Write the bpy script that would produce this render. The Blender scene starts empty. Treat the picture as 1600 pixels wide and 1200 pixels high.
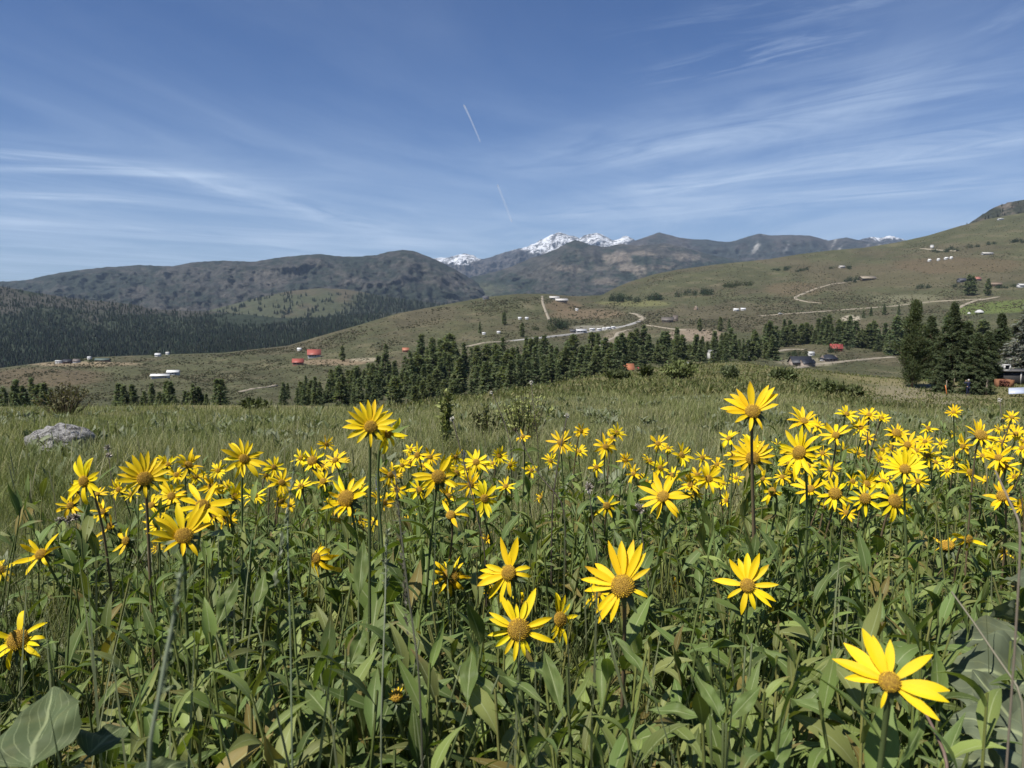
import bpy, math, random
import numpy as np
from mathutils import Vector, Matrix

S = bpy.context.scene
COL = S.collection
rng = np.random.default_rng(7)
random.seed(7)
R = math.radians

# ------------------------------------------------------------------ camera
CZ = 0.75                                  # eye height above the ground under the camera
PITCH = math.atan(130 / 1200)
cam_d = bpy.data.cameras.new("camera")
cam_d.sensor_width = 36
cam_d.lens = 27
cam_d.clip_start = 0.05
cam_d.clip_end = 250000
cam_d.dof.use_dof = True
cam_d.dof.focus_distance = 2.0
cam_d.dof.aperture_fstop = 17.0
cam = bpy.data.objects.new("camera", cam_d)
COL.objects.link(cam)
cam.location = (0, 0, CZ)
cam.rotation_euler = (math.pi / 2 - PITCH, 0, 0)
S.camera = cam

# ------------------------------------------------------------------ sun, sky, exposure
SUN_EL, SUN_AZ = R(56), R(-128)            # azimuth measured from +Y towards +X: high, behind the camera's left shoulder
sun_dir = Vector((math.sin(SUN_AZ) * math.cos(SUN_EL), math.cos(SUN_AZ) * math.cos(SUN_EL), math.sin(SUN_EL)))
sl = bpy.data.lights.new("sun", 'SUN')
sl.energy = 5.0
sl.angle = R(0.5)
sl.color = (1.0, 0.955, 0.88)
sun = bpy.data.objects.new("sun", sl)
COL.objects.link(sun)
sun.rotation_euler = sun_dir.to_track_quat('Z', 'Y').to_euler()
S.view_settings.view_transform = 'Standard'
S.view_settings.look = 'None'
S.view_settings.gamma = 1
S.view_settings.exposure = 0.45
S.cycles.max_bounces = 6
S.cycles.diffuse_bounces = 2
S.cycles.glossy_bounces = 2
S.cycles.transmission_bounces = 3
S.cycles.transparent_max_bounces = 8
S.cycles.volume_bounces = 0
S.cycles.use_denoising = True
S.cycles.sample_clamp_indirect = 4


class NT:
    """small helper for writing node trees"""
    def __init__(self, tree):
        self.t = tree
        tree.nodes.clear()

    def n(self, typ, inp=None, **props):
        nd = self.t.nodes.new(typ)
        for k, v in props.items():
            setattr(nd, k, v)
        for k, v in (inp or {}).items():
            s = nd.inputs[k]
            if isinstance(v, bpy.types.NodeSocket):
                self.t.links.new(v, s)
            else:
                s.default_value = v
        return nd

    def math(self, op, a, b=0.0, c=None, clamp=False):
        d = {0: a, 1: b}
        if c is not None:
            d[2] = c
        return self.n('ShaderNodeMath', d, operation=op, use_clamp=clamp).outputs[0]

    def mix(self, f, a, b, blend='MIX'):
        nd = self.n('ShaderNodeMix', {'Factor': f}, data_type='RGBA', blend_type=blend)
        for k, v in ((6, a), (7, b)):
            if isinstance(v, bpy.types.NodeSocket):
                self.t.links.new(v, nd.inputs[k])
            else:
                nd.inputs[k].default_value = tuple(v) + (1,) * (4 - len(v))
        return nd.outputs[2]

    def noise(self, vec, scale, detail=4, rough=0.55, dist=0.0):
        return self.n('ShaderNodeTexNoise', {'Vector': vec, 'Scale': scale, 'Detail': detail, 'Roughness': rough, 'Distortion': dist}).outputs['Fac']

    def ramp(self, f, lo, hi):
        return self.n('ShaderNodeMapRange', {'Value': f, 'From Min': lo, 'From Max': hi}, interpolation_type='SMOOTHSTEP').outputs[0]


# world: Nishita sky plus thin cirrus on a flat cloud deck (directions divided by height)
W = bpy.data.worlds.new("World")
S.world = W
W.use_nodes = True
k = NT(W.node_tree)
sky = k.n('ShaderNodeTexSky', sky_type='NISHITA', sun_disc=False, sun_elevation=SUN_EL, sun_rotation=SUN_AZ,
          altitude=900, air_density=1.0, dust_density=0.35, ozone_density=2.2)
tc = k.n('ShaderNodeTexCoord')
sep = k.n('ShaderNodeSeparateXYZ', {0: tc.outputs['Generated']})
zz = k.math('MAXIMUM', sep.outputs[2], 0.012)
u = k.math('DIVIDE', sep.outputs[0], zz)
v = k.math('DIVIDE', sep.outputs[1], zz)


def cloud_vec(ang, su, sv, off=0.0):
    ca, sa = math.cos(ang), math.sin(ang)
    a = k.math('ADD', k.math('MULTIPLY', u, ca), k.math('MULTIPLY', v, sa))
    b = k.math('SUBTRACT', k.math('MULTIPLY', v, ca), k.math('MULTIPLY', u, sa))
    return a, b, k.n('ShaderNodeCombineXYZ', {0: k.math('MULTIPLY', a, su), 1: k.math('MULTIPLY', b, sv), 2: off}).outputs[0]


def band(p0, p1, width, su, sv, off, lo=.3, hi=.75, fade=None, warp=0.5):
    """a streak of cirrus along the line p0-p1 in deck coordinates"""
    dx, dy = p1[0] - p0[0], p1[1] - p0[1]
    ang = math.atan2(dx, dy)
    a, b, vec = cloud_vec(-ang, su, sv, off)
    c0 = p0[0] * math.cos(-ang) + p0[1] * math.sin(-ang)
    b0 = p0[1] * math.cos(-ang) - p0[0] * math.sin(-ang)
    b1 = p1[1] * math.cos(-ang) - p1[0] * math.sin(-ang)
    nz = k.noise(vec, 1.0, 4, .62, warp)
    wob = k.math('MULTIPLY', k.math('SUBTRACT', k.noise(vec, .45, 1, .5), .5), width * 2.2)
    d = k.math('DIVIDE', k.math('SUBTRACT', k.math('ADD', a, wob), c0), width)
    g = k.math('EXPONENT', k.math('MULTIPLY', k.math('MULTIPLY', d, d), -1.0))
    e0 = k.ramp(b, min(b0, b1) - .4, min(b0, b1) + .9)
    e1 = k.ramp(b, max(b0, b1) + 1.0, max(b0, b1) - .8)
    f = k.math('MULTIPLY', k.math('MULTIPLY', g, k.ramp(nz, lo, hi)), k.math('MULTIPLY', e0, e1))
    return f


def deck(px, py):
    """cloud deck coordinates of a picture direction"""
    cx, cy = (px - 800) / 1200, (600 - py) / 1200
    d = Vector((cx, math.cos(PITCH) + cy * math.sin(PITCH), cy * math.cos(PITCH) - math.sin(PITCH)))
    return d.x / d.z, d.y / d.z


bands = [
    (band(deck(1720, 75), deck(880, 250), .46, 2.4, .8, 1.3, .15, .85, None, 1.2), .60),
    (band(deck(1750, 185), deck(1000, 300), .62, 2.2, .7, 4.7, .12, .85, None, 1.2), .66),
    (band(deck(1750, 270), deck(850, 345), 1.1, 1.5, .6, 6.7, .15, .8, None, 1.0), .45),
    (band(deck(-60, 262), deck(330, 272), .16, 5.0, .8, 9.1, .2, .7), .60),
    (band(deck(220, 255), deck(620, 362), .42, 2.5, .7, 12.4, .2, .8, None, 1.0), .50),
    (band(deck(-80, 235), deck(110, 250), .20, 4.0, .8, 15.2, .3, .7), .75),
    (band(deck(-60, 300), deck(170, 308), .30, 4.0, .8, 18.5, .3, .7), .55),
    (band(deck(1060, 118), deck(1170, 92), .16, 9.0, 2.5, 21.1, .42, .7), .70),
    (band(deck(1040, 45), deck(1270, 8), .14, 8.0, 2.0, 24.1, .45, .72), .45),
    (band(deck(1480, 70), deck(1620, 10), .14, 8.0, 2.0, 27.1, .45, .72), .45),
    (band(deck(-100, 345), deck(700, 385), 1.5, 1.2, .4, 31.0, .25, .7), .38),
]
tot = None
for f, amp in bands:
    f = k.math('MULTIPLY', f, amp)
    tot = f if tot is None else k.math('ADD', tot, f)
_, _, vv = cloud_vec(-.25, .55, .22, 40)
veil = k.math('MULTIPLY', k.ramp(k.noise(vv, 1.0, 7, .6, .8), .34, .80), .38)
low = k.ramp(sep.outputs[2], .30, .02)          # thin veil thickening low down, seen edge-on
veil = k.math('ADD', k.math('MULTIPLY', veil, k.math('ADD', .35, k.math('MULTIPLY', low, .9))), k.math('MULTIPLY', k.math('MULTIPLY', low, low), .30))
tot = k.math('MINIMUM', k.math('ADD', tot, veil), .85)
up = k.ramp(sep.outputs[2], 0.0, 0.02)
tot = k.math('MULTIPLY', tot, up)
skyc = k.mix(1.0, sky.outputs[0], (0.56, 0.83, 1.26), 'MULTIPLY')
skyb = k.n('ShaderNodeBackground', {'Color': skyc, 'Strength': 0.051})
clb = k.n('ShaderNodeBackground', {'Color': (0.58, 0.71, 0.90, 1), 'Strength': 0.78})
ms = k.n('ShaderNodeMixShader', {0: tot, 1: skyb.outputs[0], 2: clb.outputs[0]})
k.n('ShaderNodeOutputWorld', {0: ms.outputs[0]})

# ------------------------------------------------------------------ picking helpers (photo pixels, 1600 x 1200)
CP, SP = math.cos(PITCH), math.sin(PITCH)


def P(px, py, d):
    """world point seen at pixel (px,py) at forward distance d; arrays welcome"""
    px, py, d = np.broadcast_arrays(np.asarray(px, float), np.asarray(py, float), np.asarray(d, float))
    cx, cy = (px - 800) / 1200, (600 - py) / 1200
    yc = CP + cy * SP
    return np.stack([cx * d / yc, d + 0 * cx, CZ + (cy * CP - SP) * d / yc], -1)


def proj(p):
    p = np.asarray(p, float)
    x, y, z = p[..., 0], p[..., 1], p[..., 2] - CZ
    dep = y * CP - z * SP
    return 800 + 1200 * x / dep, 600 - 1200 * (y * SP + z * CP) / dep


def hash2(ix, iy, seed):
    h = (ix.astype(np.int64) * 374761393 + iy.astype(np.int64) * 668265263 + seed * 1442695041) & 0x7fffffff
    h = ((h ^ (h >> 13)) * 1274126177) & 0x7fffffff
    return ((h ^ (h >> 16)) & 0xffff) / 65535.0


def vnoise(x, y, seed=0):
    x, y = np.broadcast_arrays(np.asarray(x, float), np.asarray(y, float))
    ix, iy = np.floor(x), np.floor(y)
    fx, fy = x - ix, y - iy
    fx = fx * fx * (3 - 2 * fx)
    fy = fy * fy * (3 - 2 * fy)
    a, b = hash2(ix, iy, seed), hash2(ix + 1, iy, seed)
    c, d = hash2(ix, iy + 1, seed), hash2(ix + 1, iy + 1, seed)
    return (a + (b - a) * fx) * (1 - fy) + (c + (d - c) * fx) * fy - 0.5


def fbm(x, y, oct=4, seed=0, ridged=False):
    s, a, t = 0, 1.0, 0
    for i in range(oct):
        n = vnoise(x * 2 ** i, y * 2 ** i, seed + i * 17)
        if ridged:
            n = 0.5 - np.abs(n) * 2
        s = s + a * n
        t += a
        a *= .5
    return s / t


def sstep(a, b, x):
    t = np.clip((x - a) / (b - a), 0, 1)
    return t * t * (3 - 2 * t)


def curve(pts):
    xs = np.array([p[0] for p in pts], float)
    ys = np.array([p[1] for p in pts], float)
    return lambda x: np.interp(x, xs, ys)


# ------------------------------------------------------------------ mesh helpers
def new_mesh(name, V, F, uv=None, col=None, smooth=True):
    """V (n,3); F int array (m,4) or (m,3) or list of such; uv per vertex; col per vertex"""
    Fs = F if isinstance(F, list) else [F]
    Fs = [np.asarray(f, np.int32) for f in Fs if len(f)]
    V = np.asarray(V, np.float32)
    me = bpy.data.meshes.new(name)
    me.vertices.add(len(V))
    me.vertices.foreach_set('co', V.ravel())
    loops = np.concatenate([f.ravel() for f in Fs])
    sizes = np.concatenate([np.full(len(f), f.shape[1], np.int32) for f in Fs])
    starts = np.concatenate([[0], np.cumsum(sizes)[:-1]]).astype(np.int32)
    me.loops.add(len(loops))
    me.loops.foreach_set('vertex_index', loops)
    me.polygons.add(len(sizes))
    me.polygons.foreach_set('loop_start', starts)
    if smooth:
        me.polygons.foreach_set('use_smooth', np.ones(len(sizes), bool))
    if uv is not None:
        l = me.uv_layers.new(name='UVMap')
        l.data.foreach_set('uv', np.asarray(uv, np.float32)[loops].ravel())
    if col is not None:
        c = np.asarray(col, np.float32)
        if c.shape[1] == 3:
            c = np.concatenate([c, np.ones((len(c), 1), np.float32)], 1)
        a = me.color_attributes.new('Col', 'FLOAT_COLOR', 'POINT')
        a.data.foreach_set('color', c.ravel())
    me.update(calc_edges=True)
    me.validate()
    return me


def link(name, me, mat=None, parent=None):
    o = bpy.data.objects.new(name, me)
    COL.objects.link(o)
    if mat is not None:
        if not me.materials:
            me.materials.append(mat)
    if parent is not None:
        o.parent = parent
    return o


def tag(o, label=None, cat=None, group=None, kind=None):
    for key, val in (('label', label), ('category', cat), ('group', group), ('kind', kind)):
        if val:
            o[key] = val
    return o


def empty(name, loc, label, cat, group=None, rz=0.0):
    o = bpy.data.objects.new(name, None)
    o.empty_display_size = .1
    COL.objects.link(o)
    o.location = loc
    o.rotation_euler = (0, 0, rz)
    return tag(o, label, cat, group)


class MB:
    """collects polygons of one mesh"""
    def __init__(self):
        self.v, self.q, self.t, self.uv, self.c = [], [], [], [], []
        self.n = 0

    def add(self, V, F, uv=None, col=None):
        V = np.asarray(V, float).reshape(-1, 3)
        for f in (F if isinstance(F, list) and not isinstance(F[0], tuple) else [F]):
            f = np.asarray(f, np.int32)
            if len(f):
                (self.q if f.shape[1] == 4 else self.t).append(f + self.n)
        self.v.append(V)
        self.uv.append(np.zeros((len(V), 2)) if uv is None else np.asarray(uv, float).reshape(-1, 2))
        c = np.ones((len(V), 3)) if col is None else np.broadcast_to(np.asarray(col, float), (len(V), 3))
        self.c.append(c)
        self.n += len(V)
        return self

    def mesh(self, name, smooth=True):
        F = []
        if self.q:
            F.append(np.concatenate(self.q))
        if self.t:
            F.append(np.concatenate(self.t))
        return new_mesh(name, np.concatenate(self.v), F, np.concatenate(self.uv), np.concatenate(self.c), smooth)

    def obj(self, name, mat, parent=None, smooth=True):
        return link(name, self.mesh(name, smooth), mat, parent)

    def box(self, x0, x1, y0, y1, z0, z1):
        V = [(x, y, z) for z in (z0, z1) for y in (y0, y1) for x in (x0, x1)]
        return self.add(V, [(0, 2, 3, 1), (4, 5, 7, 6), (0, 1, 5, 4), (2, 6, 7, 3), (0, 4, 6, 2), (1, 3, 7, 5)])

    def tube(self, pts, rad, sides=6, col=None, cap=True):
        pts = np.asarray(pts, float)
        n = len(pts)
        rad = np.broadcast_to(np.asarray(rad, float), (n,))
        T = np.gradient(pts, axis=0)
        T /= np.linalg.norm(T, axis=1, keepdims=True) + 1e-12
        ref = np.array([1.0, 0, 0]) if abs(T[0][0]) < .8 else np.array([0, 1.0, 0])
        A = np.cross(T, ref)
        A /= np.linalg.norm(A, axis=1, keepdims=True) + 1e-12
        B = np.cross(T, A)
        an = np.arange(sides) * 2 * np.pi / sides
        V = pts[:, None] + rad[:, None, None] * (np.cos(an)[None, :, None] * A[:, None] + np.sin(an)[None, :, None] * B[:, None])
        F = []
        for i in range(n - 1):
            for j in range(sides):
                F.append((i * sides + j, i * sides + (j + 1) % sides, (i + 1) * sides + (j + 1) % sides, (i + 1) * sides + j))
        uv = np.stack(np.broadcast_arrays(np.arange(sides)[None, :] / sides, np.linspace(0, 1, n)[:, None]), -1).reshape(-1, 2)
        c = None
        if col is not None:
            c = np.asarray(col, float)
            if c.ndim == 2:
                c = np.repeat(c, sides, 0)
        Fl = [np.array(F)]
        V = V.reshape(-1, 3)
        if cap and sides >= 3:
            tri = [(0, j + 1, j) for j in range(1, sides - 1)] + [((n - 1) * sides, (n - 1) * sides + j, (n - 1) * sides + j + 1) for j in range(1, sides - 1)]
            Fl.append(np.array(tri))
        return self.add(V, Fl, uv, c)


def norm(a):
    return a / (np.linalg.norm(a, axis=-1, keepdims=True) + 1e-12)


def blades(base, d, nrm, L, Wd, bend=0.0, prof=None, ns=5, nw=2, fold=0.0, wave=0.0, twist=0.0, hook=0.0):
    """n leaves/petals/blades at once: centre line starts at base along d and bends by 'bend' radians away from nrm.
    returns V (n*m,3), F, uv (n*m,2)"""
    base = np.asarray(base, float).reshape(-1, 3)
    n = len(base)
    bc = lambda a: np.broadcast_to(np.asarray(a, float), (n,))
    L, Wd, bend, fold, wave, twist, hook = map(bc, (L, Wd, bend, fold, wave, twist, hook))
    d = norm(np.broadcast_to(d, (n, 3)))
    nrm = np.broadcast_to(nrm, (n, 3))
    side = norm(np.cross(d, nrm))
    nrm = np.cross(side, d)
    s = np.linspace(0, 1, ns + 1)
    if prof is None:
        prof = np.sin(np.pi * (0.06 + 0.94 * s)) ** .8
    th = bend[:, None] * s[None] + hook[:, None] * s[None] ** 3
    ds = 1.0 / ns
    cx = np.concatenate([np.zeros((n, 1)), np.cumsum(np.cos((th[:, 1:] + th[:, :-1]) / 2) * ds, 1)], 1)
    cn = np.concatenate([np.zeros((n, 1)), np.cumsum(np.sin((th[:, 1:] + th[:, :-1]) / 2) * ds, 1)], 1)
    C = base[:, None] + L[:, None, None] * (cx[..., None] * d[:, None] - cn[..., None] * nrm[:, None])
    N = np.cos(th)[..., None] * nrm[:, None] + np.sin(th)[..., None] * d[:, None]
    tw = twist[:, None] * s[None]
    Sd = np.cos(tw)[..., None] * side[:, None] + np.sin(tw)[..., None] * N
    N = np.cross(Sd, norm(np.gradient(C, axis=1)))
    t = np.linspace(-1, 1, nw + 1)
    w = Wd[:, None] * prof[None] * .5
    off = fold[:, None, None] * np.abs(t)[None, None] * w[..., None]
    if np.any(wave != 0):
        ph = rng.random(n) * 6.28
        off = off + wave[:, None, None] * w[..., None] * np.sign(t)[None, None] ** 2 * np.sin(s[None, :, None] * 11 + ph[:, None, None] + t[None, None] * 1.3)
    V = C[:, :, None] + Sd[:, :, None] * (t[None, None, :] * w[..., None])[..., None] + N[:, :, None] * off[..., None]
    m = (ns + 1) * (nw + 1)
    f = []
    for i in range(ns):
        for j in range(nw):
            a = i * (nw + 1) + j
            f.append((a, a + 1, a + nw + 2, a + nw + 1))
    F = (np.array(f)[None] + (np.arange(n) * m)[:, None, None]).reshape(-1, 4)
    uv = np.stack(np.broadcast_arrays((t[None, :] + 1) / 2, s[:, None]), -1).reshape(1, m, 2)
    uv = np.broadcast_to(uv, (n, m, 2)).reshape(-1, 2)
    return V.reshape(-1, 3), F, uv


def rep(c, n_each):
    """per-blade colours to per-vertex"""
    return np.repeat(np.asarray(c, float), n_each, 0)


# ------------------------------------------------------------------ materials
def mat(name, build):
    m = bpy.data.materials.new(name)
    m.use_nodes = True
    kk = NT(m.node_tree)
    sh = build(kk)
    o = kk.n('ShaderNodeOutputMaterial')
    m.node_tree.links.new(sh, o.inputs['Surface'])
    return m


def princ(kk, color, rough=.7, spec=.3, **inp):
    d = {'Base Color': color if isinstance(color, bpy.types.NodeSocket) else tuple(color) + (1,), 'Roughness': rough, 'Specular IOR Level': spec}
    d.update(inp)
    return kk.n('ShaderNodeBsdfPrincipled', d).outputs[0]


def bump(kk, h, strength=.3, dist=.02):
    return kk.n('ShaderNodeBump', {'Height': h, 'Strength': strength, 'Distance': dist}).outputs[0]


def plain(name, color, rough=.7, spec=.3, scale=6.0, var=.25, metal=0.0):
    def b(kk):
        tcn = kk.n('ShaderNodeTexCoord')
        nz = kk.noise(tcn.outputs['Object'], scale, 5)
        c = kk.mix(nz, tuple(x * (1 - var) for x in color), tuple(min(1, x * (1 + var)) for x in color))
        return princ(kk, c, rough, spec, Metallic=metal, Normal=bump(kk, nz, .2, .02))
    return mat(name, b)


def leafy(name, rough=.5, spec=.35, trans=.25, tint=(1.25, 1.35, .55), vein=None):
    """foliage whose colour comes from the vertex colours; some light passes through"""
    def b(kk):
        c = kk.n('ShaderNodeVertexColor', layer_name='Col').outputs[0]
        if vein:
            uvn = kk.n('ShaderNodeUVMap').outputs[0]
            sp = kk.n('ShaderNodeSeparateXYZ', {0: uvn})
            mid = kk.math('ABSOLUTE', kk.math('SUBTRACT', sp.outputs[0], .5))
            line = kk.ramp(mid, .045, .012)
            w = kk.math('SUBTRACT', kk.math('MULTIPLY', sp.outputs[1], vein[1]), kk.math('MULTIPLY', mid, vein[2]))
            fr = kk.math('ABSOLUTE', kk.math('SUBTRACT', kk.math('FRACT', w), .5))
            line2 = kk.math('MULTIPLY', kk.ramp(fr, .075, .02), .55)
            c = kk.mix(kk.math('MAXIMUM', kk.math('MULTIPLY', line, .55), kk.math('MULTIPLY', line2, vein[0])), c, (.34, .38, .20))
            nz = kk.noise(kk.n('ShaderNodeTexCoord').outputs['Object'], 55, 4)
            c = kk.mix(kk.math('MULTIPLY', kk.ramp(nz, .45, .75), .30), c, (.16, .16, .06))
        p = princ(kk, c, rough, spec)
        tr = kk.n('ShaderNodeBsdfTranslucent', {'Color': kk.mix(1.0, c, tint, 'MULTIPLY')}).outputs[0]
        return kk.n('ShaderNodeMixShader', {0: trans, 1: p, 2: tr}).outputs[0]
    return mat(name, b)

# ------------------------------------------------------------------ the near meadow: a slope falling away from the eye to its brow
brow_y = curve([(-900, 646), (0, 643), (200, 640), (400, 637), (500, 638), (600, 639), (700, 631), (800, 615), (870, 600), (930, 590), (1000, 580),
                (1080, 571), (1150, 567), (1200, 572), (1280, 580), (1330, 587), (1400, 592), (1450, 596), (1500, 597), (1600, 598), (2500, 600)])
brow_d = curve([(-900, 22), (0, 22), (300, 24), (500, 27), (600, 32), (700, 45), (800, 70), (900, 100), (1000, 120), (1150, 130), (1300, 120), (1450, 108), (1600, 108), (2500, 108)])


def meadow_z(x, y):
    x, y = np.broadcast_arrays(np.asarray(x, float), np.asarray(y, float))
    yy = np.maximum(y, .3)
    px = np.clip(800 + 1200 * x / yy, -900, 2500)
    dc = brow_d(px)
    by = brow_y(px)
    cy = (600 - by) / 1200
    tanel = (cy * CP - SP) / (CP + cy * SP)
    sc = -tanel - CZ / dc                       # mean slope needed to show the brow at its height in the view
    s = 0.10 + (sc - 0.10) * sstep(0, 1, np.minimum(yy / dc, 1))
    z = -s * np.minimum(y, dc)
    over = np.maximum(y - dc, 0)
    z = z - over * .34 * sstep(0, 12, over) - over * .05
    z = z - 1.55 * sstep(1180, 1420, px) * sstep(8, 58, yy) * sstep(104, 76, yy)      # a shallow hollow on the right
    far = sstep(6, 60, yy)
    z = z + fbm(x / 2.2, y / 2.2, 3, 5) * .05 * sstep(2, 6, yy) + fbm(x / 9, y / 9, 4, 9) * .55 * far
    return z


def M(px, d):
    """ground point of the meadow in picture column px at forward distance d"""
    px, d = np.broadcast_arrays(np.asarray(px, float), np.asarray(d, float))
    cx = (px - 800) / 1200
    x = cx * d
    for _ in range(3):
        z = meadow_z(x, d)
        dep = d * CP - (z - CZ) * SP
        x = cx * dep
    return np.stack([x, d + 0 * x, meadow_z(x, d)], -1)


def M_at(px, py, d0=1.2, d1=None):
    """meadow point seen at (px,py)"""
    ds = np.geomspace(d0, d1 or float(brow_d(px)), 400)
    pts = M(px, ds)
    yy = proj(pts)[1]
    i = int(np.argmax(yy <= py)) if np.any(yy <= py) else len(ds) - 1
    return pts[i]


def ground_mat(name, build_color, rough=.95, bs=.4, bscale=3.0, bd=.1):
    def b(kk):
        tcn = kk.n('ShaderNodeTexCoord').outputs['Object']
        vc = kk.n('ShaderNodeVertexColor', layer_name='Col').outputs[0]
        c = build_color(kk, tcn, vc)
        return princ(kk, c, rough, .1, Normal=bump(kk, kk.noise(tcn, bscale, 6, .65), bs, bd))
    return mat(name, b)


th = np.concatenate([np.linspace(-180, -52, 24), np.linspace(-50, 50, 420), np.linspace(52, 180, 24)]) * math.pi / 180
rr = np.concatenate([[0.02], np.geomspace(.15, 260, 300)])
TH, RR = np.meshgrid(th, rr)
X, Y = np.sin(TH) * RR, np.cos(TH) * RR
Z = meadow_z(X, Y)
na = len(th)
i, j = np.meshgrid(np.arange(len(rr) - 1), np.arange(na - 1), indexing='ij')
a = (i * na + j).ravel()
F = np.stack([a, a + 1, a + na + 1, a + na], 1)
g = fbm(X / 5, Y / 5, 4, 3)
dry = sstep(-.05, .25, g + .15 * sstep(20, 60, RR))
mc = np.array([.105, .108, .048]) * (1 - dry[..., None]) + np.array([.175, .155, .078]) * dry[..., None]
PXg = 800 + 1200 * X / np.maximum(Y, .3)
bare = sstep(.9, .2, np.abs(PXg - 1440) / 120) * sstep(60, 70, Y) * sstep(100, 88, Y)
mc = mc * (1 - .7 * bare[..., None]) + np.array([.23, .20, .14]) * .7 * bare[..., None]
M_MEADOW = ground_mat('meadow_soil', lambda kk, t, vc: kk.mix(kk.noise(t, 9, 6, .7), kk.mix(1.0, vc, (.45, .45, .45), 'MULTIPLY'), kk.mix(1.0, vc, (1.4, 1.4, 1.35), 'MULTIPLY')), bs=.6, bscale=14, bd=.05)
meadow = link('meadow', new_mesh('meadow', np.stack([X, Y, Z], -1).reshape(-1, 3), F, None, mc.reshape(-1, 3)), M_MEADOW)
tag(meadow, kind='structure')

# ------------------------------------------------------------------ the valley side: grassland from below the meadow to its far crest
crest_y = curve([(-700, 600), (0, 575), (80, 565), (150, 558), (250, 554), (350, 551), (450, 540), (500, 525), (560, 508), (620, 490), (700, 475), (760, 464), (810, 459),
                 (850, 459), (900, 463), (940, 461), (965, 448), (985, 440), (1020, 429), (1060, 421), (1120, 413), (1200, 405), (1250, 397), (1300, 391), (1350, 387),
                 (1400, 379), (1450, 368), (1500, 353), (1540, 343), (1600, 332), (1800, 290), (2400, 240)])
crest_d = curve([(-700, 900), (0, 1000), (350, 1150), (500, 1300), (700, 1600), (850, 1800), (940, 2100), (1000, 2600), (1200, 2900), (1600, 3100), (2400, 3100)])


def F_near(px):
    return brow_y(px) + 26, brow_d(px) + 38


def F_d(px, t):
    yn, dn = F_near(px)
    return dn * (crest_d(px) / dn) ** (np.maximum(t, 0) ** .5)


def F_bump(px, t):
    d = F_d(px, t)
    w = sstep(0, .12, t) * sstep(1.0, .9, t)
    y = (1 - t)
    n = fbm(px / 170 + t * 1.5, t * 5.0, 4, 21) * .0085 + fbm(px / 38, t * 14, 3, 31) * .0012
    # long draws and folds running down the slope
    n = n + fbm(px / 120 + 2.2 * t, t * 1.6 + 7, 3, 41, ridged=True) * .0075
    return n * d * w * (1 - .6 * sstep(.25, 0, t))


def F_grid(px, t):
    yn, dn = F_near(px)
    y = yn + (crest_y(px) - yn) * t
    p = P(px, y, F_d(px, t))
    p[..., 2] += F_bump(px, t)
    return p


def F_at(px, py):
    """valley point drawn at (px,py): bisect over t, bump included"""
    ts = np.linspace(0.0, 1.0, 700)
    g_ = F_grid(np.full(700, float(px)), ts)
    yy = proj(g_)[1]
    i_ = int(np.argmax(yy <= py)) if np.any(yy <= py) else 699
    return g_[i_]


cols = np.linspace(-700, 2300, 620)
ts = np.linspace(0, 1, 230)
PXg, TG = np.meshgrid(cols, ts)
G = F_grid(PXg, TG)
# beyond the crest the ground drops away
back = []
for m_, dz in ((1.06, -12), (1.18, -60), (1.4, -170)):
    b_ = G[-1].copy()
    b_[:, :2] *= m_
    b_[:, 2] += dz
    back.append(b_)
# and in front it dips under the meadow's brow
front = G[0].copy()
front[:, 1] -= 14
front[:, 2] -= 9
V = np.concatenate([front[None], G, np.stack(back)])
nr, nc = V.shape[:2]
i, j = np.meshgrid(np.arange(nr - 1), np.arange(nc - 1), indexing='ij')
a = (i * nc + j).ravel()
F = np.stack([a, a + 1, a + nc + 1, a + nc], 1)
# ground cover: olive grass, brown bitterbrush, bare fields, an irrigated field
pyg = proj(V)[1]
pxg = np.broadcast_to(cols[None], pyg.shape)
n1 = fbm(V[..., 0] / 160, V[..., 1] / 220, 4, 51)
n2 = fbm(V[..., 0] / 30, V[..., 1] / 60, 4, 61)
olive, brownc, pale = np.array([.076, .078, .041]), np.array([.090, .080, .049]), np.array([.135, .120, .074])
C = olive + (brownc - olive) * sstep(-.12, .22, n1 + .5 * n2)[..., None]
C = C + (pale - C) * (.55 * sstep(.10, .32, n2 - n1 * .4))[..., None]
n3 = fbm(pxg / 26, pyg / 5, 4, 66)
C = C * (1 + .55 * n3[..., None])
C = C + (np.array([.060, .064, .036]) - C) * (.6 * sstep(.12, .26, fbm(pxg / 60 + pyg / 30, pyg / 9, 4, 67)))[..., None]


def patch(cx, cy, rx, ry, color, amt=1.0, rag=.35, edge=.75):
    global C
    q = np.sqrt(((pxg - cx) / rx) ** 2 + ((pyg - cy) / ry) ** 2) + rag * n2 * 1.5
    w_ = sstep(1.1, edge, q)[..., None] * amt
    C = C + (np.array(color) - C) * w_


patch(915, 491, 62, 9, (.165, .125, .080), .8)
patch(880, 478, 30, 10, (.155, .115, .072), .7)
patch(990, 474, 60, 5, (.15, .15, .065), .7)
patch(520, 566, 60, 5, (.22, .165, .11), .8)
patch(575, 562, 30, 3, (.30, .26, .19), .8)
patch(60, 590, 110, 16, (.110, .085, .054), .8)
patch(130, 569, 90, 4, (.27, .21, .14), .7)
patch(1085, 524, 48, 10, (.235, .185, .14), .85)
patch(970, 532, 30, 16, (.20, .165, .12), .7)
patch(1330, 498, 16, 5, (.36, .32, .25), .9)
patch(1380, 432, 140, 18, (.105, .086, .054), .5)
patch(1500, 415, 110, 14, (.120, .088, .056), .6)
patch(1240, 452, 50, 12, (.135, .100, .062), .5)
patch(1420, 468, 60, 8, (.165, .16, .10), .6)
patch(930, 512, 40, 4, (.30, .28, .24), .5)
patch(1260, 566, 50, 7, (.27, .24, .18), .6)
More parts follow.
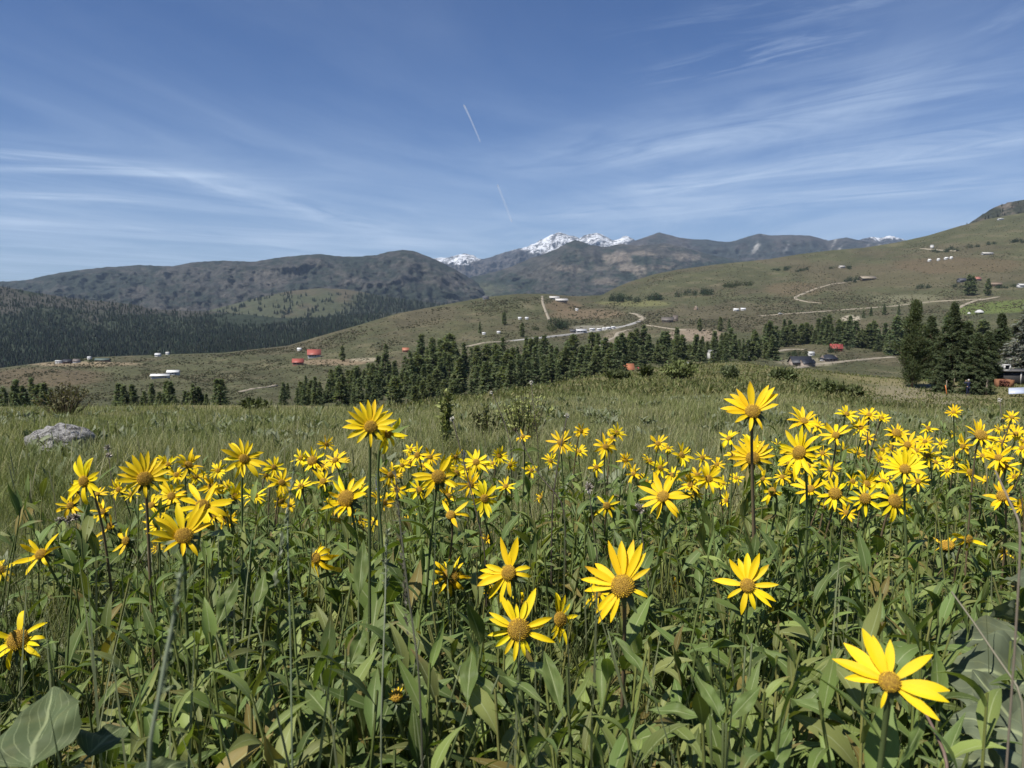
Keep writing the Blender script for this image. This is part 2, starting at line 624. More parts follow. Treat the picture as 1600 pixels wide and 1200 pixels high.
field = sstep(1484, 1494, pxg) * sstep(495, 491, pyg - (pxg - 1484) * -.05) * sstep(474, 479, pyg + (pxg - 1500) * .09)
C = C + (np.array([.105, .135, .040]) - C) * (.85 * field)[..., None]
M_VALLEY = ground_mat('valley_grass', lambda kk, t, vc: kk.mix(kk.ramp(kk.noise(t, .22, 9, .8), .30, .70), kk.mix(1.0, vc, (.42, .43, .40), 'MULTIPLY'), kk.mix(1.0, vc, (1.5, 1.48, 1.45), 'MULTIPLY')), bs=.55, bscale=.09, bd=4.0)
tag(link('valley_grassland', new_mesh('valley_grassland', V.reshape(-1, 3), F, None, C.reshape(-1, 3)), M_VALLEY), kind='structure')


def drape(name, pts, width, material, lift=.35, jitter=0.0):
    """a road laid on the valley side along picture points; kept a little above the ground"""
    xs = [p[0] for p in pts]
    t = np.concatenate([[0], np.cumsum(np.hypot(np.diff(xs), np.diff([p[1] for p in pts]) * 3))])
    q = np.linspace(0, t[-1], max(8, int(t[-1] / 3)))
    c = np.array([F_at(np.interp(s_, t, xs), np.interp(s_, t, [p[1] for p in pts])) for s_ in q])
    c[:, 2] = np.convolve(np.pad(c[:, 2], 2, 'edge'), np.ones(5) / 5, 'valid')
    T = norm(np.gradient(c[:, :2], axis=0))
    N = np.stack([-T[:, 1], T[:, 0], 0 * T[:, 0]], 1)
    w = width * .5 * (1 + jitter * np.array([vnoise(s_ * .11, 3.3, 4) for s_ in q])[:, None])
    l_, r_ = c + N * w, c - N * w
    V_ = np.stack([l_, c, r_], 1)
    V_[..., 2] += lift
    V_[:, 1, 2] += .12
    # a skirt of earth reaching into the slope so the road never floats
    sk = np.stack([l_ + N * w * .3, r_ - N * w * .3], 1)
    sk[..., 2] -= 2.5
    V_ = np.concatenate([sk[:, :1], V_, sk[:, 1:]], 1)
    n_ = len(q)
    Fq = [(i_ * 5 + j_, i_ * 5 + j_ + 1, i_ * 5 + j_ + 6, i_ * 5 + j_ + 5) for i_ in range(n_ - 1) for j_ in range(4)]
    return tag(link(name, new_mesh(name, V_.reshape(-1, 3), np.array(Fq)), material), kind='structure')


M_DIRT = plain('pale_dirt', (.27, .235, .18), .95, .1, .6, .3)
M_GREY = plain('grey_gravel', (.30, .29, .27), .9, .15, .5, .2)
drape('road', [(798, 533), (850, 527), (900, 521), (950, 515), (980, 509), (1000, 502)], 9, M_GREY, .5)
drape('road', [(1185, 494), (1250, 489), (1320, 484), (1400, 478), (1460, 471), (1540, 467)], 9, M_DIRT, .5)
drape('dirt_track', [(1285, 474), (1262, 472), (1244, 468), (1242, 465), (1255, 459), (1275, 451), (1300, 444), (1345, 438)], 7, M_DIRT, .5, .4)
drape('dirt_road', [(1208, 580), (1235, 577), (1265, 571), (1300, 567), (1345, 562), (1395, 558)], 5.5, M_DIRT, .3, .3)
drape('dirt_road', [(1160, 556), (1200, 551), (1235, 546), (1262, 546)], 6, M_DIRT, .3, .5)
drape('dirt_road', [(1488, 488), (1500, 480), (1520, 471), (1560, 464)], 8, M_DIRT, .5, .3)
drape('dirt_track', [(858, 500), (853, 488), (848, 474), (847, 462)], 4.5, M_DIRT, .5, .5)
drape('dirt_track', [(930, 543), (948, 533), (962, 527), (966, 520), (985, 515)], 6, M_DIRT, .4, .5)
drape('dirt_road', [(1000, 502), (1008, 497), (994, 491), (985, 489)], 12, M_DIRT, .5, .5)
drape('dirt_track', [(375, 613), (395, 608), (430, 603)], 3, M_DIRT, .3, .5)
drape('dirt_track', [(725, 543), (760, 535), (800, 533)], 6, M_DIRT, .4, .5)
drape('dirt_track', [(1010, 508), (1050, 514), (1075, 516)], 5, M_DIRT, .4, .5)
drape('dirt_track', [(1440, 388), (1470, 391), (1498, 392)], 14, M_DIRT, .8, .5)


# ------------------------------------------------------------------ hills and mountains beyond
def ridge(name, crest, d_crest, y_foot, d_foot, material, amp, color_fn, px0=-700, px1=2300, ncol=560, nrow=90, seed=1, jag=0.0, fscale=90, gully=1.0):
    cf = curve(crest)
    cols_ = np.linspace(px0, px1, ncol)
    t_ = np.linspace(0, 1, nrow)
    PX, T = np.meshgrid(cols_, t_)
    yc = cf(PX) + jag * fbm(PX / 5.0, PX * 0, 3, seed + 5)
    yf = np.broadcast_to(np.asarray(y_foot(PX) if callable(y_foot) else y_foot, float), PX.shape)
    y_ = yf + (yc - yf) * T
    d = d_foot + (d_crest - d_foot) * T
    n = fbm(PX / fscale, T * 3.2, 5, seed, ridged=True) + .5 * fbm(PX / (fscale * .3), T * 9 + PX / 300, 4, seed + 3, ridged=True)
    fold = sstep(0, .15, T) * sstep(1.0, .82, T)
    d2 = d - n * amp * fold * gully * 2.0
    p = P(PX, y_, d2)
    p[..., 2] += n * amp * .35 * fold
    b1, b2 = p[-1].copy(), p[-1].copy()
    b1[:, :2] *= 1.05
    b1[:, 2] -= (d_crest * .012)
    b2[:, :2] *= 1.25
    b2[:, 2] -= d_crest * .12
    V_ = np.concatenate([p, b1[None], b2[None]])
    nr_, nc_ = V_.shape[:2]
    i_, j_ = np.meshgrid(np.arange(nr_ - 1), np.arange(nc_ - 1), indexing='ij')
    a_ = (i_ * nc_ + j_).ravel()
    F_ = np.stack([a_, a_ + 1, a_ + nc_ + 1, a_ + nc_], 1)
    px_, py_ = proj(V_)
    c_ = color_fn(px_, py_, V_, np.concatenate([n, n[-1:], n[-1:]]))
    o = link(name, new_mesh(name, V_.reshape(-1, 3), F_, None, c_.reshape(-1, 3)), material)
    return tag(o, kind='structure'), p


def mix3(a_, b_, w_):
    return np.asarray(a_) + (np.asarray(b_) - np.asarray(a_)) * w_[..., None]


def mtn_color(forest, bare, tan, seed, lo=-.02, hi=.22, tanamt=.8):
    def f(px, py, V_, n):
        a_ = fbm(px / 70, py / 22, 5, seed)
        b_ = fbm(px / 22, py / 7, 4, seed + 9)
        f_ = fbm(px / 7, py / 3, 3, seed + 21)
        c_ = mix3(forest, bare, sstep(lo - .10, hi - .04, a_ * .8 + .6 * b_ + .6 * f_ + .16 * n))
        c_ = mix3(c_, tan, tanamt * sstep(.16, .34, b_ * .8 + a_ * .5))
        return c_
    return f


def mtn_mat(name, sc, lo=.45, hi=1.5, bd=30.0):
    return ground_mat(name, lambda kk, t, vc: kk.mix(kk.ramp(kk.noise(t, sc, 9, .85), .36, .64), kk.mix(1.0, vc, (lo, lo, lo), 'MULTIPLY'), kk.mix(1.0, vc, (hi, hi, hi), 'MULTIPLY')), bs=.8, bscale=sc * .7, bd=bd)


# dark wooded hill and valley floor on the left
wood_crest = [(-700, 420), (0, 447), (60, 458), (120, 467), (170, 471), (215, 477), (240, 484), (300, 486), (340, 487), (380, 491), (450, 498), (500, 495), (560, 492), (620, 488), (680, 482), (760, 478), (850, 480), (2300, 500)]


def wood_color(px, py, V_, n):
    a_ = fbm(px / 50, py / 18, 4, 71)
    c_ = mix3((.028, .036, .022), (.052, .050, .040), sstep(.05, .30, a_ + .25 * (1 - sstep(470, 510, py))) * sstep(520, 500, py))
    return c_


M_WOOD = mtn_mat('wooded_slope', .035, .5, 1.5, 10)
_, woodP = ridge('hill', wood_crest, 3300, curve([(-700, 640), (0, 605), (400, 580), (700, 520), (2300, 520)]), 1450, M_WOOD, 55, wood_color, px1=900, ncol=330, nrow=90, seed=101, fscale=110)
# pale grassy knolls behind the wooded floor
knoll_crest = [(-700, 520), (300, 492), (350, 479), (400, 466), (450, 455), (500, 450), (540, 452), (575, 458), (620, 466), (660, 471), (720, 480), (800, 492), (2300, 520)]


def knoll_color(px, py, V_, n):
    a_ = fbm(px / 30, py / 12, 4, 77)
    c_ = mix3((.060, .066, .038), (.080, .070, .046), sstep(-.1, .25, a_))
    w_ = sstep(535, 575, px + (py - 470) * .8) * sstep(.1, -.1, a_ * .6 + (448 - py) * .02 + .2) + .9 * sstep(.14, .24, a_) * sstep(466, 475, py)
    return mix3(c_, (.035, .042, .028), np.clip(w_, 0, 1))


M_KNOLL = mtn_mat('knoll_grass', .03, .75, 1.2, 8)
_, knollP = ridge('hill', knoll_crest, 4700, 520, 3600, M_KNOLL, 40, knoll_color, px0=200, px1=1000, ncol=260, nrow=70, seed=131, fscale=80)
# left brown mountain
mA = [(-700, 460), (-200, 440), (0, 440), (40, 438), (70, 431), (100, 425), (130, 421), (160, 418), (215, 414), (245, 415), (270, 416), (300, 410), (345, 407), (395, 409), (440, 402), (490, 397), (510, 398),
      (535, 401), (560, 401), (590, 398), (610, 393), (630, 390), (650, 393), (665, 399), (690, 410), (715, 423), (735, 435), (760, 452), (800, 475), (900, 500), (2300, 520)]
M_MA = mtn_mat('brown_mountain', .014, .4, 1.7, 70)
ridge('mountain', mA, 8200, 500, 5400, M_MA, 210, mtn_color((.024, .030, .023), (.050, .048, .042), (.092, .082, .070), 201, -.02, .26, .45), px1=1100, ncol=720, nrow=130, seed=203, jag=1.6, fscale=55)
# central mountain with tan outcrops
mB = [(-700, 520), (560, 500), (620, 478), (660, 460), (700, 446), (740, 432), (775, 424), (800, 416), (830, 403), (850, 397), (870, 389), (885, 380), (898, 375), (908, 377), (920, 382), (945, 386),
      (970, 381), (1000, 384), (1040, 380), (1080, 390), (1120, 400), (1180, 410), (1300, 425), (1500, 440), (2300, 460)]


def mB_color(px, py, V_, n):
    c_ = mtn_color((.024, .032, .024), (.050, .049, .042), (.095, .085, .07), 221, .02, .25, .6)(px, py, V_, n)
    b_ = fbm(px / 9, py / 5, 4, 229)
    for cx, cy, rx, ry, am in ((965, 404, 26, 10, 1), (985, 418, 22, 9, .9), (945, 440, 28, 8, .55), (940, 420, 14, 4, .6), (1000, 396, 30, 4, .9), (1070, 402, 30, 7, .7), (1035, 417, 18, 4, .7), (800, 400, 40, 6, .4), (895, 420, 30, 8, .4), (1000, 425, 10, 12, .6)):
        q = np.hypot((px - cx) / rx, (py - cy) / ry) + 1.2 * b_
        c_ = mix3(c_, (.165, .14, .112), sstep(1.1, .55, q) * am * .8)
    g_ = sstep(.9, .2, np.hypot((px - 740) / 90, (py - 452) / 18)) * .7
    return mix3(c_, (.070, .078, .046), g_)


M_MB = mtn_mat('central_mountain', .013, .4, 1.7, 70)
ridge('mountain', mB, 9600, 500, 5600, M_MB, 230, mB_color, px0=300, ncol=760, nrow=140, seed=223, jag=1.4, fscale=75)
# long blue ridge on the right
mR = [(-700, 520), (700, 470), (900, 420), (960, 395), (990, 377), (1010, 370), (1030, 363), (1042, 366), (1060, 371), (1085, 374), (1105, 374), (1122, 377), (1140, 378), (1155, 374), (1170, 369), (1186, 365), (1205, 368),
      (1235, 367), (1265, 368), (1280, 372), (1295, 376), (1310, 373), (1322, 371), (1340, 375), (1360, 378), (1390, 383), (1420, 392), (1500, 410), (2300, 430)]
M_MR = mtn_mat('right_ridge', .007, .5, 1.5, 60)


def mR_color(px, py, V_, n):
    c_ = mtn_color((.030, .036, .034), (.056, .053, .050), (.11, .10, .09), 241, .0, .22, .5)(px, py, V_, n)
    b_ = fbm(px / 6 + py / 12, py / 30, 4, 249)
    return mix3(c_, (.30, .29, .27), .75 * sstep(.14, .3, b_) * sstep(1130, 1180, px) * sstep(400, 385, py))


ridge('mountain', mR, 12500, 480, 8000, M_MR, 330, mR_color, px0=500, ncol=520, nrow=90, seed=243, jag=.9, fscale=60)
# snow peaks behind
mS = [(-700, 520), (560, 440), (640, 412), (675, 404), (690, 403), (703, 402), (716, 398), (728, 396), (738, 398), (748, 404), (760, 404), (775, 398), (800, 391), (825, 385), (836, 380), (846, 374), (855, 371), (864, 366), (873, 363),
      (880, 364), (888, 368), (897, 369), (905, 372), (914, 367), (924, 365), (932, 364), (942, 367), (950, 371), (958, 375), (966, 374), (974, 369), (980, 368), (990, 374), (1010, 384), (1150, 400),
      (1280, 392), (1330, 380), (1345, 374), (1357, 371), (1366, 370), (1376, 372), (1384, 369), (1396, 369), (1405, 372), (1440, 385), (2300, 430)]


def mS_color(px, py, V_, n):
    c_ = mtn_color((.060, .060, .058), (.10, .088, .080), (.15, .14, .13), 261, .0, .2, .5)(px, py, V_, n)
    line = np.interp(px, [600, 690, 735, 760, 815, 830, 860, 900, 950, 985, 1000, 1320, 1360, 1410], [400, 410, 411, 395, 386, 392, 396, 386, 388, 377, 368, 364, 372, 372])
    b_ = fbm(px / 5.5, py / 4.5, 5, 271, ridged=True) * .9 + n * .45 + fbm(px / 14, py / 6, 3, 277) * .5
    w_ = sstep(-.10, .12, (line - py) / 22 + b_ * .55 - .05)
    return mix3(c_, (.80, .82, .85), w_)


def snow_build(kk):
    t = kk.n('ShaderNodeTexCoord').outputs['Object']
    vc = kk.n('ShaderNodeVertexColor', layer_name='Col').outputs[0]
    nz = kk.noise(t, .006, 9, .8)
    c = kk.mix(kk.ramp(nz, .49, .53), vc, kk.mix(1.0, vc, (.13, .13, .14), 'MULTIPLY'))
    return princ(kk, c, .8, .2, Normal=bump(kk, nz, .9, 90))


M_MS = mat('snowy_rock', snow_build)
ridge('mountain', mS, 17500, 470, 13500, M_MS, 420, mS_color, px0=450, px1=1700, ncol=900, nrow=150, seed=283, jag=2.4, fscale=34)
# dark rocky hill at the right edge
mH = [(1300, 420), (1400, 395), (1450, 380), (1490, 362), (1510, 352), (1522, 344), (1535, 335), (1550, 326), (1565, 319), (1585, 314), (1610, 311), (1700, 300), (1900, 290), (2300, 280)]
M_MH = mtn_mat('rocky_hill', .03, .5, 1.5, 14)
_, rockP = ridge('hill', mH, 3900, 400, 3250, M_MH, 60, mtn_color((.035, .038, .026), (.10, .085, .068), (.17, .15, .125), 301, -.02, .2, .8), px0=1300, px1=2300, ncol=260, nrow=60, seed=303, jag=2.5, fscale=40)

# far plain so the ground runs on to the horizon all round
Vp = []
for r_ in (260, 3000, 60000):
    for q_ in range(48):
        an = q_ / 48 * 2 * math.pi
        Vp.append((r_ * math.sin(an), r_ * math.cos(an), -330.0 - (0 if r_ < 5000 else 60)))
Fp = [(a_ * 48 + b_, a_ * 48 + (b_ + 1) % 48, (a_ + 1) * 48 + (b_ + 1) % 48, (a_ + 1) * 48 + b_) for a_ in range(2) for b_ in range(48)]
Fp.append(None)
Fp.pop()
tag(link('terrain', new_mesh('terrain', Vp, np.array(Fp)), M_VALLEY), kind='structure')
for o_ in [bpy.data.objects['terrain']]:
    at = o_.data.color_attributes.new('Col', 'FLOAT_COLOR', 'POINT')
    at.data.foreach_set('color', np.tile(np.array([.10, .10, .06, 1], np.float32), len(o_.data.vertices)))

# ------------------------------------------------------------------ conifers
M_BARK = plain('bark', (.11, .075, .055), .9, .1, 3, .4)
M_NEEDLE = leafy('needles', .75, .08, .38, (1.3, 1.3, .6))
TREES = {}


def conifer(kind, seed):
    """crown and trunk meshes, 10 m tall: many needle sprays along whorled boughs"""
    r_ = np.random.default_rng(seed)
    H = 10.0
    P_ = dict(far=dict(nb=150, cl=6, bl=3, R=2.0, base=.03, L=.68, w=.30, ns=1, pw=.75),
              farwide=dict(nb=160, cl=6, bl=3, R=2.5, base=.06, L=.72, w=.33, ns=1, pw=.55),
              pine=dict(nb=170, cl=11, bl=8, R=3.5, base=.08, L=.46, w=.09, ns=2, pw=.66),
              spruce=dict(nb=330, cl=12, bl=6, R=3.6, base=.03, L=.40, w=.10, ns=2, pw=.95),
              silver=dict(nb=330, cl=13, bl=6, R=4.2, base=.03, L=.40, w=.095, ns=2, pw=.9))[kind]
    col0 = dict(far=(.150, .182, .094), farwide=(.156, .182, .090), pine=(.085, .105, .048), spruce=(.090, .112, .058), silver=(.21, .22, .19))[kind]
    tk = MB()
    nn = 14
    zs = np.linspace(0, H * .98, nn)
    wob = np.cumsum(r_.normal(0, .03, (nn, 2)), 0)
    tr = np.stack([wob[:, 0], wob[:, 1], zs], 1)
    tk.tube(tr, np.linspace(.20 if kind != 'pine' else .24, .02, nn), 7)
    B, D, N, Ls, Ws, Cc = [], [], [], [], [], []
    hs = P_['base'] + (1 - P_['base']) * r_.random(P_['nb']) ** 1.25 * .99
    hs[:6] = np.linspace(.92, .995, 6)
    lob = r_.normal(0, 1, (4, 3))
    for h in hs:
        z = h * H
        ph = r_.random() * 6.283
        env = (1 - h) ** P_['pw']
        if kind in ('pine', 'farwide'):
            env *= min(1, .55 + (h - P_['base']) * 2.2)
        irr = .80 + (.5 if kind == 'pine' else .3) * math.sin(ph * 2 + lob[0, 0] + h * 6) * math.sin(h * 11 + lob[0, 1])
        rl = max(.12, P_['R'] * env * irr * (.65 + .5 * r_.random()))
        droop = dict(far=.10, farwide=-.05, pine=-.22, spruce=.28, silver=.34)[kind] - .35 * h
        rad = np.array([math.cos(ph), math.sin(ph), 0])
        axis = rad * math.cos(droop) - np.array([0, 0, 1]) * math.sin(droop)
        p0 = np.array([np.interp(z, zs, wob[:, 0]), np.interp(z, zs, wob[:, 1]), z])
        if kind in ('pine', 'spruce', 'silver') and rl > .5:
            mid_ = p0 + axis * rl * .5 + np.array([0, 0, -.02])
            tk.tube([p0, mid_, p0 + axis * rl * .92 + np.array([0, 0, .12 * rl * (.5 if kind != 'pine' else 1)])], [.045, .03, .01], 4, cap=False)
        sidev = np.cross(axis, [0, 0, 1.0])
        f = .25 + .75 * r_.random(P_['cl']) ** .7
        shade = .75 + .5 * r_.random()
        for q in f:
            lift = .12 * rl * q * q * (1 if kind == 'pine' else .5)
            c = p0 + axis * rl * q + np.array([0, 0, lift])
            for b in range(P_['bl']):
                dd = axis * (.7 + .3 * r_.random()) + sidev * r_.normal(0, .75) + np.array([0, 0, r_.normal(.25 if kind == 'pine' else .02, .45 if kind == 'pine' else .25)])
                if kind == 'pine':
                    dd = dd + r_.normal(0, .5, 3)
                B.append(c + r_.normal(0, .10 + (.16 if kind == 'pine' else .02), 3))
                D.append(dd)
                N.append(np.array([0, 0, .75]) + rad * .55 + r_.normal(0, .45, 3))
                Ls.append(P_['L'] * (.6 + .7 * r_.random()) * (.55 + .45 * min(1, rl / 1.2)))
                Ws.append(P_['w'] * (.7 + .6 * r_.random()))
                Cc.append(np.array(col0) * shade * (.7 + .6 * r_.random()) * (1 + r_.normal(0, .06, 3)))
    B, D, N = np.array(B), np.array(D), np.array(N)
    prof = np.array([.45, 1.0, .15]) if P_['ns'] == 2 else np.array([1.0, .25])
    V_, F_, uv_ = blades(B, D, N, np.array(Ls), np.array(Ws), r_.random(len(B)) * .5, prof, P_['ns'], 1)
    crown = new_mesh(kind + '_crown', V_, F_, uv_, rep(np.clip(Cc, .004, 1), (P_['ns'] + 1) * 2))
    crown.materials.append(M_NEEDLE)
    trunk = tk.mesh(kind + '_trunk')
    trunk.materials.append(M_BARK)
    return crown, trunk


VAR = {'far': [conifer('far', 300 + i_) for i_ in range(5)], 'farwide': [conifer('farwide', 320 + i_) for i_ in range(3)],
       'pine': [conifer('pine', 340 + i_) for i_ in range(1)], 'spruce': [conifer('spruce', 360 + i_) for i_ in range(2)], 'silver': [conifer('silver', 380)]}


def tree(name, kind, p, h, label, group=None, var=0, wide=1.0, rz=None):
    crown, trunk = VAR[kind][var % len(VAR[kind])]
    o = empty(name, p, label, 'tree', group, random.random() * 6.28 if rz is None else rz)
    s_ = h / 10.0
    o.scale = (s_ * wide, s_ * wide, s_)
    link('crown', crown, None, o)
    link('trunk', trunk, None, o)
    return o


def stand(n, xr, ybase, hpx, label, group, kinds=('far',), name='pine_tree', seed=1, minx=0.0):
    """n pines scattered with their feet between two picture lines"""
    r_ = np.random.default_rng(seed)
    done = []
    guard = 0
    while len(done) < n and guard < n * 60:
        guard += 1
        px = r_.uniform(*xr)
        y0, y1 = ybase[0](px), ybase[1](px)
        if y1 <= y0:
            continue
        py = r_.uniform(y0, y1)
        if any(abs(px - a_) < minx and abs(py - b_) < minx * 1.2 for a_, b_ in done):
            continue
        done.append((px, py))
        p = F_at(px, py)
        h = (hpx(px) if callable(hpx) else hpx) * r_.uniform(.5, 1.02) * p[1] / 1200
        p[2] -= .3
        tree(name, kinds[r_.integers(len(kinds))], p, h, label, group, int(r_.integers(5)), r_.uniform(1.0, 1.55))


K = lambda v_: (lambda x: v_)
G_ST = 'pines of the valley stands'
brow_off = lambda o_: (lambda x: brow_y(x) + o_)
stand(150, (470, 985), (curve([(470, 618), (520, 603), (560, 596), (620, 588), (650, 580), (700, 578), (800, 585), (900, 574), (985, 566)]), brow_off(4)),
      curve([(470, 36), (560, 48), (650, 58), (800, 60), (900, 58), (985, 56)]), 'dark green pine in the dense central stand below the meadow brow', 'pines of the dense central stand', ('far', 'far', 'farwide'), seed=11, minx=6)
stand(16, (655, 850), (curve([(655, 572), (850, 568)]), curve([(655, 580), (850, 578)])), 52, 'tall pine along the back edge of the dense central stand', 'pines at the back of the central stand', ('far',), seed=12, minx=9)
stand(46, (985, 1210), (curve([(985, 560), (1100, 556), (1210, 552)]), curve([(985, 578), (1040, 570), (1150, 566), (1210, 566)])), curve([(985, 55), (1080, 44), (1210, 52)]),
      'pine among the houses behind the green hump of the meadow', 'pines among the houses behind the hump', ('far', 'far', 'farwide'), seed=13, minx=6)
stand(50, (1195, 1420), (curve([(1195, 532), (1300, 530), (1420, 545)]), curve([(1195, 545), (1250, 540), (1330, 541), (1420, 560)])), curve([(1195, 34), (1300, 40), (1420, 48)]),
      'pine in the loose row behind the dark roofed house', 'pines behind the dark roofed house', ('far', 'far', 'farwide'), seed=14, minx=5)
stand(30, (1392, 1640), (K(545), K(592)), 64, 'pine crowded behind the big spruces at the meadow edge', 'pines behind the big spruces', ('farwide', 'far'), seed=15, minx=8)
for x0, x1, n_, h_, sd in ((-10, 85, 14, 56, 16), (185, 250, 8, 58, 17), (258, 352, 13, 56, 18)):
    stand(n_, (x0, x1), (brow_off(2), brow_off(12)), h_, 'small dark pine rising just beyond the left brow of the meadow', 'pines beyond the left brow', ('far',), seed=sd, minx=3)
stand(12, (440, 500), (brow_off(-16), brow_off(3)), 30, 'short pine at the thin left end of the central stand', 'short pines at the left end of the stand', ('far',), seed=19, minx=4)
for px, py, h_, lab in ((535, 565, 24, 'lone round pine in open grass right of the two red barns'), (603, 562, 24, 'lone pine left of the small rust roofed shed'),
                        (788, 508, 20, 'lone dark pine on the slope below the ridge'), (750, 520, 17, 'small pine above the road bend'),
                        (816, 527, 22, 'small pine beside the grey road'), (1093, 518, 20, 'single pine on the bare tan knoll'),
                        (1125, 518, 22, 'larger pine right of the bare tan knoll'), (1139, 517, 18, 'thin pine of a pair right of the tan knoll'),
                        (1513, 462, 32, 'tall narrow pine left of the brown hillside houses'), (1519, 462, 30, 'narrow twin of the tall hillside pine'),
                        (1543, 462, 26, 'broad pine below the brown hillside cabin'), (1361, 494, 14, 'dark pine by the pale gravel patch'),
                        (1349, 497, 12, 'small pine left of the pale gravel patch'), (1381, 492, 17, 'roundish pine right of the gravel patch'),
                        (1404, 492, 15, 'pine above the pale road bend'), (1439, 488, 16, 'dark pine beside the pale road')):
    p = F_at(px, py)
    tree('pine_tree', 'farwide' if h_ > 18 else 'far', p, h_ * p[1] / 1200, lab, None, px, 1.1)

# the big trees at the edge of the meadow on the right
for nm, kd, px, d_, hpx, wd, lab, vr in (
        ('pine_tree', 'pine', 1424, 92, 134, .66, 'big ragged pine with dark hollow base, left of the spruces', 0),
        ('spruce_tree', 'spruce', 1483, 104, 126, .95, 'tallest dark spruce, just right of the big ragged pine', 0),
        ('spruce_tree', 'spruce', 1472, 88, 72, 1.0, 'low brownish green spruce in front of the tallest spruce', 1),
        ('spruce_tree', 'spruce', 1523, 86, 96, 1.10, 'light green tiered spruce standing behind the person', 1),
        ('spruce_tree', 'silver', 1604, 113, 138, 1.2, 'large silver grey spruce at the right edge above the shed', 0),
        ('spruce_tree', 'spruce', 1556, 120, 112, 1.0, 'dark spruce half hidden between the tiered and silver spruces', 0),
        ('spruce_tree', 'spruce', 1450, 110, 104, 1.1, 'dark spruce filling the gap between the ragged pine and tallest spruce', 1),
        ('spruce_tree', 'spruce', 1504, 116, 98, 1.15, 'dark spruce behind the tallest and the tiered spruce', 0),
        ('spruce_tree', 'spruce', 1540, 100, 84, 1.2, 'squat dark spruce right of the tiered one', 1)):
    p = M(px, min(d_, 106.0))
    if d_ > 106:
        p[0] *= d_ / 106.0
        p[1] = d_
        p[2] -= .12 * (d_ - 106)
    p[2] -= .2
    tree(nm, kd, p, hpx * d_ / 1200, lab, None, vr, wd, rz=px * .7)

# ------------------------------------------------------------------ dense woods on the hill at the left, and on the knolls: one mass
def woods(name, Pg, n, dens, hgt, seed, col):
    r_ = np.random.default_rng(seed)
    nr_, nc_ = Pg.shape[:2]
    i_ = r_.random(n * 6) * (nr_ - 2)
    j_ = r_.random(n * 6) * (nc_ - 2)
    p = Pg[i_.astype(int), j_.astype(int)] * (1 - (i_ % 1))[:, None] + Pg[i_.astype(int) + 1, j_.astype(int)] * (i_ % 1)[:, None]
    q = Pg[i_.astype(int), j_.astype(int) + 1] * (1 - (i_ % 1))[:, None] + Pg[i_.astype(int) + 1, j_.astype(int) + 1] * (i_ % 1)[:, None]
    p = p * (1 - (j_ % 1))[:, None] + q * (j_ % 1)[:, None]
    px, py = proj(p)
    keep = (r_.random(len(p)) < dens(px, py)) & (px > -150) & (px < 1750)
    p = p[keep][:n]
    n = len(p)
    H = hgt * r_.uniform(.55, 1.25, n)
    Rr = H * r_.uniform(.14, .24, n)
    V_, F_ = [], []
    an = np.arange(5) * 2 * np.pi / 5
    ring = np.stack([np.cos(an), np.sin(an), 0 * an], 1)
    T = []
    for z0, r0 in ((.0, 1.0), (.35, .72), (.68, .42)):
        T.append(ring * r0 + np.array([0, 0, z0]))
    T.append(ring * .02 + np.array([0, 0, 1.0]))
    T = np.concatenate(T)                       # a ragged spindle of five sides
    rot = r_.random(n) * 6.28
    ca, sa = np.cos(rot), np.sin(rot)
    jit = 1 + r_.normal(0, .22, (n, len(T)))
    x = (T[None, :, 0] * ca[:, None] - T[None, :, 1] * sa[:, None]) * Rr[:, None] * jit
    y = (T[None, :, 0] * sa[:, None] + T[None, :, 1] * ca[:, None]) * Rr[:, None] * jit
    z = T[None, :, 2] * H[:, None]
    V_ = p[:, None] + np.stack([x, y, z], -1)
    f = np.array([(a_ * 5 + b_, a_ * 5 + (b_ + 1) % 5, (a_ + 1) * 5 + (b_ + 1) % 5, (a_ + 1) * 5 + b_) for a_ in range(3) for b_ in range(5)])
    F_ = (f[None] + (np.arange(n) * len(T))[:, None, None]).reshape(-1, 4)
    cc = np.array(col) * r_.uniform(.72, 1.28, (n, 1)) * (1 + r_.normal(0, .07, (n, 3))) * (1 + .5 * fbm(p[:, 0] / 160, p[:, 1] / 160, 3, seed))[:, None]
    o = link(name, new_mesh(name, V_.reshape(-1, 3), F_, None, rep(cc, len(T)), smooth=False), M_NEEDLE)
    return o


def wood_dens(px, py):
    a_ = fbm(px / 50, py / 18, 4, 71)
    slope = sstep(520, 500, py)
    d_ = 1 - .4 * slope * sstep(.02, .22, a_ + .25 * (1 - sstep(470, 510, py)))
    floor = sstep(506, 516, py)
    edge = sstep(700, 600, px + (py - 500)) * (1 - .8 * sstep(430, 560, px) * sstep(-.12, .08, fbm(px / 26, py / 7, 3, 19)))
    gap = 1 - .95 * sstep(1.0, .7, np.hypot((px - 395) / 75, (py - 500) / 10))
    return np.clip(d_ * (.75 + .25 * floor) * edge * gap, 0, 1)


tag(woods('forest', woodP, 19000, wood_dens, 13, 401, (.040, .052, .036)), 'dense dark conifer forest over the left hillside and valley floor', 'forest', kind='stuff')


def knoll_dens(px, py):
    a_ = fbm(px / 30, py / 12, 4, 77)
    w_ = sstep(535, 575, px + (py - 470) * .8) * sstep(.1, -.1, a_ * .6 + (448 - py) * .02 + .2)
    rows = .9 * sstep(.06, .18, fbm(px / 14, py / 5, 3, 88)) * sstep(455, 462, py)
    return np.clip(w_ + rows, 0, 1) * sstep(760, 690, px)


tag(woods('forest', knollP, 2200, knoll_dens, 22, 403, (.036, .046, .034)), 'dark conifers in patches on the pale grassy knolls', 'forest', kind='stuff')
tag(woods('forest', rockP, 330, lambda x, y: np.clip(.25 + .8 * sstep(-.1, .1, fbm(x / 20, y / 8, 3, 9)), 0, 1), 17, 405, (.026, .030, .020)), 'dark trees along the top of the rocky hill', 'forest', kind='stuff')


